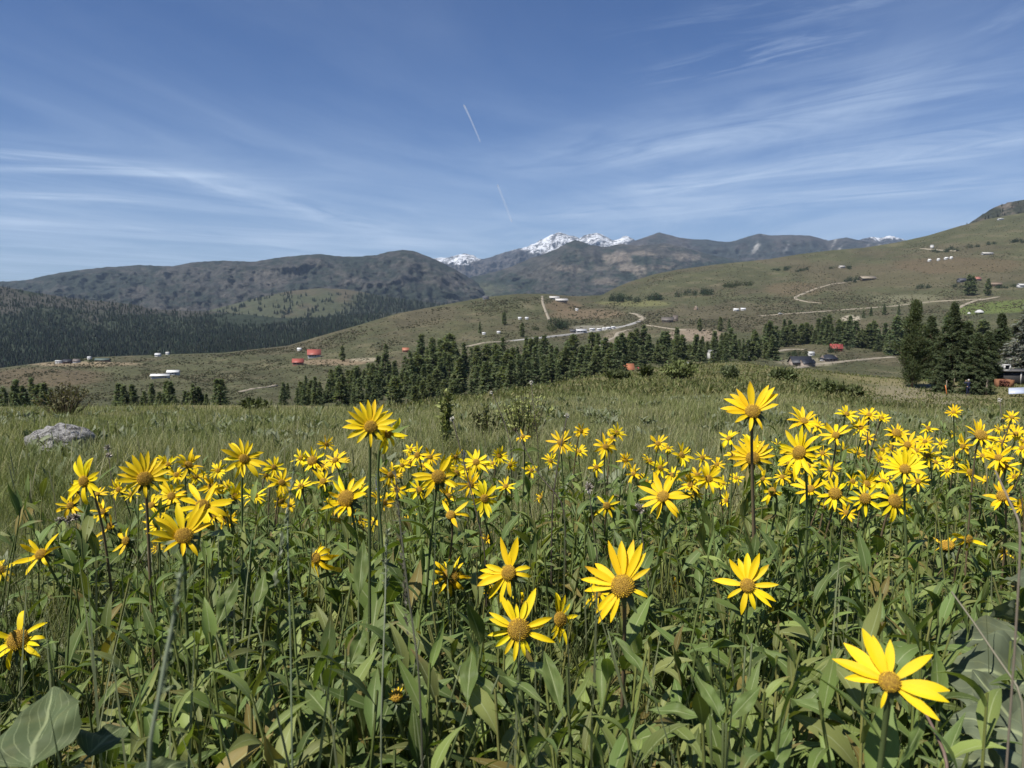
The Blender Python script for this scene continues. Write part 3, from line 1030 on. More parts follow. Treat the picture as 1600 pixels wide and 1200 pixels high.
# bushes of the open valley side: broadleaf clumps, each a thing
M_LEAFMASS = leafy('bush_leaves', .6, .2, .2)


def bush_mesh(seed, n=260, col=(.06, .075, .028), flat=.75, leaf=.22, stems=7):
    r_ = np.random.default_rng(seed)
    c = r_.normal(0, 1, (9, 3)) * np.array([.55, .55, .25]) + np.array([0, 0, .55])
    B = c[r_.integers(9, size=n)] + r_.normal(0, .30, (n, 3))
    B[:, 2] = np.abs(B[:, 2]) * flat
    D = norm(B - np.array([0, 0, .3])) + r_.normal(0, .6, (n, 3))
    V_, F_, uv_ = blades(B, D, r_.normal(0, 1, (n, 3)), leaf * r_.uniform(.6, 1.4, n), leaf * .6, .3, np.array([.4, 1, .2]), 2, 1)
    cc = np.array(col) * r_.uniform(.6, 1.4, (n, 1))
    return new_mesh('bush_foliage', V_, F_, uv_, rep(cc, 6))


BUSH = [bush_mesh(500 + i_) for i_ in range(3)]
BUSHD = [bush_mesh(510 + i_, col=(.036, .055, .026)) for i_ in range(2)]
for m_ in BUSH + BUSHD:
    m_.materials.append(M_LEAFMASS)
STEM = MB()
for i_ in range(6):
    an = i_ * 1.05
    STEM.tube([(0, 0, -.15), (.15 * math.cos(an), .15 * math.sin(an), .3), (.4 * math.cos(an), .4 * math.sin(an), .7)], [.03, .022, .01], 4)
STEMM = STEM.mesh('bush_stems')
STEMM.materials.append(M_BARK)


def bush(px, py, wpx, hpx, label, group, dark=False, on='F', cat='bush', name='bush'):
    p = F_at(px, py) if on == 'F' else M_at(px, py, 6)
    s_ = p[1] / 1200
    o = empty(name, p, label, cat, group, px)
    o.scale = (wpx * s_ / 2.2, wpx * s_ / 2.2, hpx * s_ / 1.05)
    b_ = BUSHD if dark else BUSH
    link('foliage', b_[int(px) % len(b_)], None, o)
    link('stems', STEMM, None, o)
    return o


r_b = np.random.default_rng(77)
for x0, x1, yf, w_, h_, n_, lab, grp, dk in (
        (866, 890, lambda x: 513, 14, 13, 4, 'dark rounded broadleaf tree above the grey road', 'round trees above the road', True),
        (955, 1042, lambda x: 471 + (x - 955) * -.02, 13, 11, 12, 'dark broadleaf tree in the belt below the ridge', 'tree belt below the ridge', True),
        (1058, 1112, lambda x: 464 - (x - 1058) * .09, 12, 8, 8, 'dark scrubby tree in the slanting row of the draw', 'scrubby trees of the draw', True),
        (1130, 1180, lambda x: 451 - (x - 1130) * .13, 12, 7, 7, 'grey green scrub high in the draw', 'scrub high in the draw', False),
        (1190, 1230, lambda x: 424 - (x - 1190) * .05, 8, 4, 6, 'dark scrub on the upper shoulder of the ridge', 'scrub on the upper shoulder', True),
        (1310, 1342, lambda x: 440, 7, 6, 6, 'dark shrub around the hilltop house', 'shrubs around the hilltop house', True),
        (1220, 1335, lambda x: 558 + (x - 1220) * -.10, 10, 9, 9, 'garden shrub around the dark roofed house', 'garden shrubs of the dark roofed house', True),
        (1010, 1160, lambda x: 575 - (x - 1010) * .02, 10, 9, 8, 'bush among the houses behind the hump', 'bushes among the houses', True),
        (90, 160, lambda x: 566, 9, 6, 6, 'dark bush beside the far left farm buildings', 'bushes by the far left farm', True),
        (236, 262, lambda x: 555, 8, 6, 4, 'dark bush by the small white crest house', 'bushes by the crest house', True),
        (820, 870, lambda x: 516, 12, 7, 5, 'olive bush on the slope above the grey road', 'olive bushes above the road', False),
        (1240, 1330, lambda x: 424 + (x - 1240) * -.05, 7, 4, 8, 'tiny dark bush dotted along the ridge fold', 'bushes along the ridge fold', True),
        (1450, 1600, lambda x: 396 - (x - 1450) * .12, 9, 5, 14, 'dark bush on the steep right hillside', 'bushes on the right hillside', True),
        (1420, 1590, lambda x: 452 - (x - 1420) * .02, 9, 6, 10, 'dark bush near the right hillside houses', 'bushes near the hillside houses', True)):
    for q in range(n_):
        x_ = r_b.uniform(x0, x1)
        bush(x_, yf(x_) + r_b.uniform(-2, 2), w_ * r_b.uniform(.7, 1.3), h_ * r_b.uniform(.7, 1.25), lab, grp, dk)


# sparse low scrub freckling the valley grassland
def freckles(n, seed):
    r_ = np.random.default_rng(seed)
    t_ = r_.random(n * 3) ** 1.05 * .96 + .02
    px = r_.uniform(-60, 1660, n * 3)
    keep = r_.random(n * 3) < (.12 + .88 * sstep(-.05, .2, fbm(px / 60, t_ * 14, 3, 97)))
    px, t_ = px[keep][:n], t_[keep][:n]
    n = len(px)
    p = F_grid(px, t_)
    sz = r_.uniform(.3, .95, n) * np.clip(p[:, 1] / 650, .35, 2.4)
    kq = 5
    B = np.repeat(p, kq, 0) + r_.normal(0, .5, (n * kq, 3)) * np.repeat(sz, kq)[:, None] * np.array([1, 1, 0.0])
    D = np.array([0, 0, 1.0]) + r_.normal(0, .5, (n * kq, 3))
    V_, F_, uv_ = blades(B, D, r_.normal(0, 1, (n * kq, 3)), np.repeat(sz, kq) * r_.uniform(.5, 1.1, n * kq), np.repeat(sz, kq) * 1.1, .4, np.array([.7, 1, .4]), 2, 1)
    base = np.where(r_.random((n, 1)) < .5, np.array([[.065, .070, .036]]), np.array([[.115, .098, .062]]))
    cc = np.repeat(base * r_.uniform(.6, 1.3, (n, 1)), kq, 0)
    return link('scrub', new_mesh('scrub', V_, F_, uv_, rep(cc, 6)), M_LEAFMASS)


tag(freckles(42000, 31), 'low sage scrub dotted over the valley grassland', 'scrub', kind='stuff')

# ------------------------------------------------------------------ buildings of the valley
PAL = {}


def paint(c, rough=.7):
    if c not in PAL:
        PAL[c] = plain('paint', c, rough, .3, 1.5, .12)
    return PAL[c]


WHITE, CREAM, GREY, BROWN, RED, RUST, DARK, SLATE, GLASS = (.46, .455, .44), (.50, .45, .36), (.32, .32, .32), (.13, .085, .06), (.30, .085, .065), (.36, .15, .09), (.035, .035, .04), (.030, .033, .042), (.02, .024, .03)


def house(label, cat, px, py, w, wall, roof, wc, rc, dep=.7, yaw=0.0, wins=2, door=True, group=None, name='house', wings=(), hip=False, on='F'):
    """a pitched-roof building: w, wall, roof in photo pixels at the distance of (px,py)"""
    p = F_at(px, py) if on == 'F' else M_at(px, py, 6)
    s_ = p[1] / 1200
    o = empty(name, p, label, cat, group, yaw)
    wm, rm, dm, gm = paint(wc), paint(rc, .5), paint(tuple(x * .5 for x in wc)), paint(GLASS, .15)

    def block(x0, w_, h_, rf, dp, yoff=0.0):
        x1 = x0 + w_
        y0, y1 = yoff - dp / 2, yoff + dp / 2
        b = MB().box(x0, x1, y0, y1, -2.0, h_)
        b.add([(x0, y0, h_), (x0, y1, h_), (x0, 0 + yoff, h_ + rf), (x1, y0, h_), (x1, y1, h_), (x1, 0 + yoff, h_ + rf)], np.array([(0, 2, 1), (3, 4, 5)]))
        wo = b.obj('wall', wm, o, smooth=False)
        ov = .06 * w_
        r_ = MB()
        th_ = .12 + .01 * w_
        ins = dp * .5 if hip else 0.0
        for sg in (-1, 1):
            ye = yoff + sg * (dp / 2 + ov)
            ze = h_ - rf * ov / (dp / 2)
            top = [(x0 - ov, ye, ze + th_), (x1 + ov, ye, ze + th_), (x1 + ov - ins, yoff, h_ + rf + th_), (x0 - ov + ins, yoff, h_ + rf + th_)]
            bot = [(a_, b_, c_ - th_ * .9) for a_, b_, c_ in top]
            r_.add(top + bot, [(0, 1, 2, 3), (7, 6, 5, 4), (0, 4, 5, 1), (1, 5, 6, 2), (2, 6, 7, 3), (3, 7, 4, 0)])
        if hip:
            for xs, xi in ((x0 - ov, x0 - ov + ins), (x1 + ov, x1 + ov - ins)):
                ze = h_ - rf * ov / (dp / 2)
                r_.add([(xs, yoff - dp / 2 - ov, ze + th_), (xs, yoff + dp / 2 + ov, ze + th_), (xi, yoff, h_ + rf + th_)], np.array([(0, 1, 2)]))
        r_.obj('roof', rm, o, smooth=False)
        return y0, x0, x1, h_
    W_ = w * s_
    y0, x0, x1, h_ = block(-W_ / 2, W_, wall * s_, roof * s_, W_ * dep)
    for fx, fw, fh, fr, fd, fy in wings:
        block(fx * W_, fw * W_, wall * s_ * fh, roof * s_ * fr, W_ * fd, fy * W_)
    for q in range(wins):
        cx_ = x0 + W_ * (q + 1) / (wins + 1 + (1 if door else 0))
        ww, hh = W_ * .09, h_ * .32
        wn = MB().box(cx_ - ww, cx_ + ww, y0 - .06, y0 + .02, h_ * .42, h_ * .42 + hh).obj('window', dm, o, smooth=False)
        MB().box(cx_ - ww * .8, cx_ + ww * .8, y0 - .075, y0 - .05, h_ * .46, h_ * .38 + hh).obj('pane', gm, wn, smooth=False)
    if door:
        cx_ = x0 + W_ * (wins + 1) / (wins + 2)
        MB().box(cx_ - W_ * .05, cx_ + W_ * .05, y0 - .05, y0 + .02, -.2, h_ * .78).obj('door', dm, o, smooth=False)
    return o


house('red roofed white barn, upper one of the two on the left slope', 'barn', 491, 559, 19, 6, 7, WHITE, RED, .8, .25, 3, name='barn')
house('smaller red roofed barn, lower left of the red roofed pair', 'barn', 466, 570, 16, 4.5, 5, (.30, .17, .12), RED, .8, .2, 2, name='barn')
house('small white shed near the far bend left of the red barns', 'shed', 468, 548, 6, 2.5, 2, WHITE, (.6, .6, .58), .8, 0, 0, False, name='shed')
house('long low white farm building in the grass below the crest', 'farm building', 251, 591, 26, 4.5, 2, WHITE, (.62, .62, .60), .3, .16, 4, name='farm_building')
house('taller white farm building adjoining the long low one', 'farm building', 271, 586, 17, 5, 2.5, WHITE, (.70, .70, .68), .5, .16, 2, name='farm_building')
house('white trailer at the left end of the far left farm', 'trailer', 92, 568, 9, 4, 1, WHITE, WHITE, .4, .1, 1, name='trailer')
house('dark house in the middle of the far left farm', 'house', 106, 568, 12, 3.5, 3, BROWN, DARK, .7, .1, 2)
house('grey barn right of the dark farm house', 'barn', 120, 567, 9, 3, 3, GREY, (.14, .12, .11), .7, .1, 1, name='barn')
house('small white cube of a cabin above the dirt yard', 'cabin', 140, 562, 5, 3.5, 1.5, WHITE, (.5, .5, .5), .9, 0, 1, False, name='cabin')
house('long brown shed with green roof at the dirt yard', 'shed', 161, 565, 20, 3, 2, (.20, .13, .10), (.10, .13, .11), .4, .1, 2, name='shed')
house('small white house on the left crest beside dark bushes', 'house', 247, 557, 8, 3, 2, WHITE, (.55, .55, .55), .7, .1, 1)
house('tiny white shed right of the crest house', 'shed', 262, 554, 5, 2.5, 1.5, WHITE, WHITE, .8, .1, 0, False, name='shed')
house('small rust red shed at the left of the central stand', 'shed', 634, 550, 10, 3, 3.5, (.28, .10, .07), RUST, .8, .2, 1, name='shed')
house('grey house on the ridge skyline beside dark shrubs', 'house', 759, 468, 9, 3, 2, (.22, .22, .23), (.10, .10, .11), .7, 0, 1)
house('long pale ranch house, upper building on the ridge saddle', 'ranch house', 866, 468, 14, 3, 2, CREAM, (.48, .46, .43), .4, .1, 2, name='ranch_house')
house('long pale ranch building, lower one on the ridge saddle', 'ranch house', 877, 472, 18, 3, 2.2, (.36, .30, .24), (.52, .50, .47), .4, .15, 3, name='ranch_house')
house('small white shed alone in the brown field under the ridge', 'shed', 901, 486, 4.5, 2.5, 1.5, WHITE, WHITE, .8, 0, 0, False, name='shed')
house('white trailer house at the left end of the grey road yard', 'trailer', 908, 520, 16, 3.5, 2, WHITE, (.45, .45, .46), .4, .12, 2, name='trailer')
house('dark low shed left of the white trailer house', 'shed', 895, 520, 9, 3, 2, (.10, .09, .085), (.08, .08, .085), .6, .1, 1, name='shed')
for i_, (x_, y_, w_) in enumerate(((925, 517, 8), (936, 517, 7), (944, 516, 6), (951, 515, 7), (958, 514, 6))):
    house(['white camper trailer with pale brown stripe side', 'white box trailer parked beside the camper', 'short white trailer in the middle of the yard row', 'white trailer with low grey roof in the yard row', 'white trailer closest to the dirt fork'][i_],
          'trailer', x_, y_, w_, 3, .8, WHITE, (.72, .72, .72), .45, .2, 1, False, 'white trailers parked in the road yard', 'trailer')
for x_, y_ in ((812, 499), (823, 499), (779, 521), (756, 523)):
    house('small white shed dotted on the middle slope', 'shed', x_, y_, 5, 2.2, 1.3, WHITE, (.6, .6, .6), .7, .1, 0, False, 'white sheds of the middle slope', 'shed')
house('weathered dark barn on the slope right of the dirt fork', 'barn', 1043, 504, 17, 4, 4, (.15, .125, .10), (.13, .115, .10), .6, -.2, 2, name='barn')
house('steep dark hay shelter leaning beside the weathered barn', 'shed', 1055, 502, 7, 4, 5, (.14, .11, .085), (.12, .10, .085), .7, -.3, 0, False, name='shed')
house('tiny A shaped cabin high on the middle hillside', 'cabin', 1087, 484, 6, 1.5, 4.5, (.20, .15, .11), (.24, .19, .14), .8, .9, 1, False, name='cabin')
house('white house on the hillside, left of a white pair', 'house', 1150, 486, 8, 2.4, 1.6, WHITE, (.68, .67, .65), .6, .1, 1)
house('white house on the hillside, right of a white pair', 'house', 1161, 485, 7, 2.2, 1.4, WHITE, (.7, .7, .7), .6, -.1, 1)
house('orange roofed house at the foot of the central stand', 'house', 979, 582, 20, 5.5, 8, (.30, .20, .16), (.42, .165, .085), .8, .1, 2)
house('low red roofed shed right of the orange roofed house', 'shed', 1003, 581, 13, 4, 3, (.12, .10, .10), (.32, .07, .07), .7, .15, 1, name='shed')
house('grey roofed tall house among pines behind the hump', 'house', 1112, 560, 11, 8, 5, (.42, .41, .38), (.20, .20, .19), .9, .2, 2)
house('slate blue roofed house among pines behind the hump', 'house', 1174, 545, 13, 4, 5, (.12, .11, .11), (.34, .37, .44), .8, -.3, 1)
house('small white roofed cabin below the slate blue house', 'cabin', 1167, 562, 9, 3, 3, (.42, .40, .38), (.70, .72, .76), .8, .3, 1, name='cabin')
house('brown shed beside the dirt road among pines', 'shed', 1186, 552, 14, 3.5, 1.5, (.30, .17, .11), (.30, .18, .13), .4, .1, 1, name='shed')
house('wide dark roofed house with stone gable by the dirt road', 'house', 1250, 571, 31, 6, 8, (.26, .215, .18), SLATE, .5, .12, 3, wings=((-.12, .28, .72, .75, .55, -.32), (.40, .34, .75, .55, .4, .05)))
house('dark roofed garage right of the wide stone gabled house', 'garage', 1295, 565, 22, 5, 5.5, (.24, .195, .165), SLATE, .6, .12, 2, hip=True, name='garage')
house('dark roofed little hut with pale gable below the road', 'hut', 1222, 583, 13, 3, 5, (.60, .57, .52), (.06, .06, .065), .9, .5, 1, False, name='hut')
house('bright red roofed cabin under the pines', 'cabin', 1306, 549, 17, 5, 6, (.20, .055, .045), (.34, .075, .065), .8, -.25, 2, name='cabin')
house('white hut left of the bright red cabin', 'hut', 1267, 556, 9, 4, 2.5, WHITE, (.45, .45, .43), .7, .1, 1, name='hut')
house('sprawling brown house on the round hilltop', 'house', 1355, 438, 22, 3, 3, (.17, .13, .09), (.26, .22, .16), .5, .1, 3)
house('tiny pale house by the upper road of the ridge', 'house', 1315, 419, 8, 2, 2, (.40, .37, .32), (.35, .33, .3), .7, .1, 1)
for i_, (x_, y_, w_, l_) in enumerate(((1452, 409, 4.5, 'white domed shelter leading the row on the right hillside'), (1466, 408, 4, 'small white hut second in the hillside row'), (1478, 406, 5.5, 'white hut third in the hillside row'), (1486, 405, 4, 'white hut at the end of the hillside row'))):
    house(l_, 'hut', x_, y_, w_, 2.6, 1.4, WHITE, (.7, .69, .66), .7, .1, 1, False, 'white huts of the right hillside', 'hut')
house('pale tower like hut at the top of the right hillside track', 'hut', 1456, 388, 4, 4, 1, (.6, .58, .55), (.55, .53, .5), .9, 0, 0, False, name='hut')
house('long pale barn high on the right hillside', 'barn', 1542, 398, 16, 2, 1.5, (.42, .40, .36), (.48, .46, .42), .35, .1, 2, name='barn')
house('white shed highest on the right hillside below the rocks', 'shed', 1563, 344, 8, 1.6, 1, WHITE, WHITE, .6, .1, 0, False, name='shed')
house('dark house left of the twin hillside pines', 'house', 1503, 441, 12, 3, 3, (.09, .09, .10), (.07, .07, .08), .7, .1, 1)
house('red brown roofed house right of the twin hillside pines', 'house', 1525, 440, 11, 4, 3, (.26, .20, .17), (.40, .17, .13), .7, .1, 1)
house('brown flat roofed cabin near the right edge hillside', 'cabin', 1556, 447, 14, 2.6, 2.5, (.12, .085, .06), (.20, .15, .11), .5, -.3, 1, name='cabin')
house('white barn at the right edge above the green field', 'barn', 1597, 449, 13, 3.5, 2, WHITE, WHITE, .6, .1, 1, name='barn')


def tent(label, px, py, w, h, group=None):
    """white domed canopy: a lathed cover with scalloped hem on poles"""
    p = F_at(px, py)
    s_ = p[1] / 1200
    o = empty('canopy_tent', p, label, 'tent', group, .3)
    rr_ = w * s_ / 2
    hh = h * s_
    V_, F_ = [], []
    for a_, (q, z_) in enumerate(((1.0, .38), (1.02, .50), (.72, .74), (.35, .92), (.03, 1.0))):
        for b_ in range(12):
            an = b_ / 12 * 6.2832
            V_.append((rr_ * q * math.cos(an), rr_ * q * math.sin(an), hh * (z_ - (.05 if a_ == 0 and b_ % 2 else 0))))
    F_ = [(a_ * 12 + b_, a_ * 12 + (b_ + 1) % 12, a_ * 12 + 12 + (b_ + 1) % 12, a_ * 12 + 12 + b_) for a_ in range(4) for b_ in range(12)]
    MB().add(V_, F_).obj('cover', paint(WHITE), o)
    for b_ in range(4):
        an = b_ * math.pi / 2 + .4
        MB().tube([(rr_ * .9 * math.cos(an), rr_ * .9 * math.sin(an), -.5), (rr_ * .9 * math.cos(an), rr_ * .9 * math.sin(an), hh * .45)], .05, 6).obj('pole', paint(GREY), o)
    return o


tent('white domed tent beside the pines behind the hump', 1072, 574, 14, 9)
tent('big white canopy tent on the edge of the bright green field', 1530, 491, 13, 7)
tent('small white canopy tent left of the big one', 1514, 492, 5, 4)


def car(label, px, py, w, color, group=None, name='parked_car', yaw=.1):
    p = F_at(px, py)
    s_ = p[1] / 1200
    L = w * s_
    o = empty(name, p + np.array([0, 0, .6]), label, 'car', group, yaw)
    prof = [(-.5, .10), (-.5, .27), (-.30, .30), (-.20, .44), (.16, .44), (.30, .29), (.5, .25), (.5, .10)]
    V_ = [(x * L, sy * L * .2, z * L) for sy in (-1, 1) for x, z in prof]
    b = MB()
    n_ = len(prof)
    b.add(V_, [(i_, (i_ + 1) % n_, n_ + (i_ + 1) % n_, n_ + i_) for i_ in range(n_)])
    for off in (0, n_):
        b.add([V_[off + q] for q in (0, 1, 2, 5, 6, 7)], [(0, 1, 2, 3), (0, 3, 4, 5)])
        b.add([V_[off + q] for q in (2, 3, 4, 5)], [(0, 1, 2, 3)])
    b.obj('body', paint(color, .35), o, smooth=False)
    MB().box(-.2 * L, .2 * L, -.205 * L, .205 * L, .30 * L, .41 * L).obj('window', paint(GLASS, .15), o, smooth=False)
    for x_ in (-.3, .3):
        for y_ in (-.19, .19):
            MB().tube([(x_ * L, y_ * L - .02 * L, .1 * L), (x_ * L, y_ * L + .02 * L, .1 * L)], .1 * L, 10).obj('wheel', paint(DARK), o)
    return o


car('white car on the pale road across the right slope', 1219, 492, 6, WHITE)
car('white pickup parked by the bright red cabin', 1284, 566, 6, WHITE)
for x_, y_ in ((1012, 584), (1024, 583), (1034, 581)):
    car('pale car parked near the orange roofed house', x_, y_, 6, (.55, .54, .50), 'cars near the orange roofed house')

# ------------------------------------------------------------------ meadow edge on the right: person, fence, woodpile, shed, panel
def mpt(px, py, d0=8):
    return M_at(px, py, d0)


pp = mpt(1512, 618, 20)
PERSON = empty('person', pp, 'person in navy jacket and white cap standing in grass with both hands raised', 'person', None, R(8))


def finger_set(base, d, up, side):
    out = []
    for q, (off, ln) in enumerate(((-.03, .055), (-.01, .068), (.012, .064), (.032, .05))):
        b = base + side * off
        out.append((b, b + d * ln * .55 + up * .004, b + d * ln + up * .022))
    return out


def make_person():
    v_ = [(0, 0, .92), (0, 0, 1.08), (0, .01, 1.26), (0, 0, 1.42), (0, -.01, 1.50), (0, .0, 1.60), (0, .015, 1.70),
          (-.10, 0, .88), (-.12, -.03, .48), (-.13, .02, .08), (-.14, -.0, .04), (.10, 0, .88), (.12, .02, .48), (.14, .05, .08), (.14, .03, .04),
          (-.19, 0, 1.41), (-.40, .10, 1.32), (-.17, .22, 1.56), (-.12, .25, 1.62), (.19, 0, 1.41), (.40, .10, 1.32), (.17, .22, 1.56), (.12, .25, 1.62),
          (-.15, .14, .03), (.16, .18, .03)]
    e_ = [(0, 1), (1, 2), (2, 3), (3, 4), (4, 5), (5, 6), (0, 7), (7, 8), (8, 9), (9, 10), (0, 11), (11, 12), (12, 13), (13, 14),
          (3, 15), (15, 16), (16, 17), (17, 18), (3, 19), (19, 20), (20, 21), (21, 22), (10, 23), (14, 24)]
    r_ = [.13, .12, .14, .12, .055, .085, .09, .085, .055, .04, .04, .085, .055, .04, .04, .062, .045, .030, .034, .062, .045, .030, .034, .035, .035]
    for hand in (18, 22):
        b = np.array(v_[hand])
        sg = -1 if hand == 18 else 1
        d = norm(np.array([-sg * .5, .25, .8]))
        sd = np.cross(d, [0, 1.0, 0])
        for p0, p1, p2 in finger_set(b + d * .02, d, np.array([0, -.5, 0]), norm(sd)):
            n_ = len(v_)
            v_ += [tuple(p1), tuple(p2)]
            e_ += [(hand, n_), (n_, n_ + 1)]
            r_ += [.010, .008]
        n_ = len(v_)
        v_ += [tuple(b + np.array([-sg * .02, -.05, .02])), tuple(b + np.array([-sg * .03, -.08, .05]))]
        e_ += [(hand, n_), (n_, n_ + 1)]
        r_ += [.012, .009]
    skin = plain('skin', (.42, .25, .17), .6, .3, 10, .1)
    navy = plain('navy_cloth', (.018, .024, .055), .85, .15, 14, .3)
    navy2 = plain('dark_trousers', (.022, .026, .05), .85, .15, 14, .3)
    skin_body('body', v_, e_, r_, skin, PERSON)
    jv = [(0, 0, .86), (0, 0, 1.08), (0, .01, 1.26), (0, 0, 1.42), (0, -.005, 1.49), (-.19, 0, 1.41), (-.41, .10, 1.32), (-.19, .205, 1.53), (.19, 0, 1.41), (.41, .10, 1.32), (.19, .205, 1.53)]
    je = [(0, 1), (1, 2), (2, 3), (3, 4), (3, 5), (5, 6), (6, 7), (3, 8), (8, 9), (9, 10)]
    skin_body('jacket', jv, je, [.155, .145, .165, .145, .075, .080, .062, .046, .080, .062, .046], navy, PERSON)
    tv = [(0, 0, .95), (-.10, 0, .86), (-.12, -.03, .48), (-.13, .02, .10), (.10, 0, .86), (.12, .02, .48), (.14, .05, .10)]
    skin_body('trousers', tv, [(0, 1), (1, 2), (2, 3), (0, 4), (4, 5), (5, 6)], [.145, .105, .075, .062, .105, .075, .062], navy2, PERSON)
    hair = plain('hair', (.05, .035, .025), .7, .3, 20, .3)
    b = MB()
    V_, F_ = [], []
    for a_ in range(7):
        for c_ in range(14):
            ph, an = a_ / 6 * 1.5, c_ / 14 * 6.2832
            V_.append((.104 * math.sin(ph + .02) * math.cos(an), -.012 + .115 * math.sin(ph + .02) * math.sin(an), 1.675 + .125 * math.cos(ph)))
    F_ = [(a_ * 14 + c_, a_ * 14 + (c_ + 1) % 14, a_ * 14 + 14 + (c_ + 1) % 14, a_ * 14 + 14 + c_) for a_ in range(6) for c_ in range(14)]
    cap = b.add(V_, F_)
    cap.add([(-.08, .09, 1.695), (.08, .09, 1.695), (.07, .19, 1.68), (-.07, .19, 1.68), (-.08, .09, 1.71), (.08, .09, 1.71), (.07, .19, 1.69), (-.07, .19, 1.69)],
            [(0, 1, 2, 3), (7, 6, 5, 4), (0, 4, 5, 1), (1, 5, 6, 2), (2, 6, 7, 3), (3, 7, 4, 0)])
    cap.obj('cap', paint(WHITE), PERSON)
    h = MB()
    V_ = []
    for a_ in range(5):
        for c_ in range(9):
            an = math.pi + c_ / 8 * math.pi
            V_.append((.100 * math.cos(an), -.012 + .108 * math.sin(an), 1.68 - a_ * .03))
    h.add(V_, [(a_ * 9 + c_, a_ * 9 + c_ + 1, a_ * 9 + 10 + c_, a_ * 9 + 9 + c_) for a_ in range(4) for c_ in range(8)])
    h.obj('hair', hair, PERSON)
    f = MB()                                     # face: nose, eyes, mouth, ears
    f.tube([(0, .085, 1.665), (0, .108, 1.635), (0, .09, 1.63)], [.010, .016, .012], 6)
    for sx in (-1, 1):
        f.tube([(sx * .088, .0, 1.60), (sx * .10, -.01, 1.64), (sx * .09, 0, 1.67)], [.012, .018, .012], 6)
    f.obj('face', skin, PERSON)
    g = MB()
    for sx in (-1, 1):
        g.tube([(sx * .034 - .012, .088, 1.668), (sx * .034 + .012, .088, 1.668)], .007, 6)
    g.tube([(-.025, .088, 1.60), (.025, .088, 1.60)], .006, 6)
    g.obj('eyes', hair, PERSON)
    for sx in (-1, 1):
        MB().tube([(sx * .135, -.06, .05), (sx * .14, .06, .055), (sx * .155, .22, .035)], [.05, .055, .035], 8).obj('shoe', paint(DARK), PERSON)


import bmesh as _bm_mod


def skin_body(name, verts, edges, radii, material, parent, sub=1, root=0):
    bm = _bm_mod.new()
    lay = bm.verts.layers.skin.verify()
    vs = [bm.verts.new(tuple(q)) for q in verts]
    for a_, b_ in edges:
        bm.edges.new((vs[a_], vs[b_]))
    for q, r_ in enumerate(radii):
        vs[q][lay].radius = (r_, r_)
        vs[q][lay].use_root = (q == root)
    me = bpy.data.meshes.new(name)
    bm.to_mesh(me)
    bm.free()
    me.materials.append(material)
    o = link(name, me, None, parent)
    md = o.modifiers.new('skin', 'SKIN')
    md.use_smooth_shade = True
    sb = o.modifiers.new('sub', 'SUBSURF')
    sb.levels = sb.render_levels = sub
    return o


make_person()

M_WOODGREY = plain('weathered_wood', (.20, .165, .125), .9, .1, 6, .35)


def post(px, py, hpx, rad, label, color=None, lean=0.0, name='fence_post', cat='post', group=None):
    p = mpt(px, py)
    h = hpx * p[1] / 1200
    o = MB().tube([(0, 0, -.3), (lean * h * .5, 0, h * .5), (lean * h, 0, h)], [rad, rad * .97, rad * .9], 8).obj(name, color or M_WOODGREY)
    o.location = p
    return tag(o, label, cat, group)


post(1541, 618, 27, .11, 'thick weathered brown fence post right of the person')
post(1478, 616, 22, .05, 'thin grey fence post behind the orange stake')
post(1490, 613, 22, .05, 'thin grey fence post between the orange stake and the person')
post(1480, 618, 16, .035, 'slim orange stake leaning left of the person', plain('orange_paint', (.75, .22, .05), .6), -.25, 'stake', 'stake')
post(1468, 611, 20, .04, 'pale slender post at the left end of the fence', None, .05)
q0, q1 = mpt(1491, 613), mpt(1541, 617)
o_ = MB().tube([q0 + np.array([0, 0, .75]), (q0 + q1) / 2 + np.array([0, .05, .70]), q1 + np.array([0, 0, .78])], .075, 8).obj('fence_rail', paint(DARK))
tag(o_, 'dark fence rail running behind the person', 'rail')
q0, q1 = mpt(1530, 604), mpt(1554, 600)
o_ = MB().tube([q0 + np.array([0, 0, .7]), q1 + np.array([0, 0, .95])], [.10, .13], 9).obj('log', plain('pale_bark', (.50, .47, .42), .9, .1, 8, .3))
tag(o_, 'pale peeled log propped beside the woodpile', 'log')

# woodpile in a rusty crib
wp = mpt(1566, 605)
WPL = empty('firewood_rack', wp, 'rust orange steel rack filled with reddish firewood beside the dark shed', 'rack', None, .1)
s_ = wp[1] / 1200
w_, h_ = 20 * s_, 12 * s_
M_RUST = plain('rusty_steel', (.20, .095, .05), .85, .2, 4, .4)
fr = MB()
for x_ in (-w_ / 2, w_ / 2 - .05):
    fr.box(x_, x_ + .05, -.4, .4, -.3, h_)
fr.box(w_ / 2 + .0, w_ / 2 + .45, -.42, -.38, 0, h_ * .95)
fr.box(-w_ / 2, w_ / 2, .38, .42, 0, h_)
fr.obj('frame', M_RUST, WPL, smooth=False)
lg = MB()
r_ = np.random.default_rng(5)
for q in range(46):
    x_, z_ = r_.uniform(-w_ / 2 + .12, w_ / 2 - .12), r_.uniform(.06, h_ * .9)
    lg.tube([(x_, -.34, z_), (x_ + r_.normal(0, .02), .34, z_)], r_.uniform(.05, .09), 6)
lg.obj('firewood', plain('firewood', (.20, .085, .06), .9, .1, 9, .6), WPL, smooth=False)

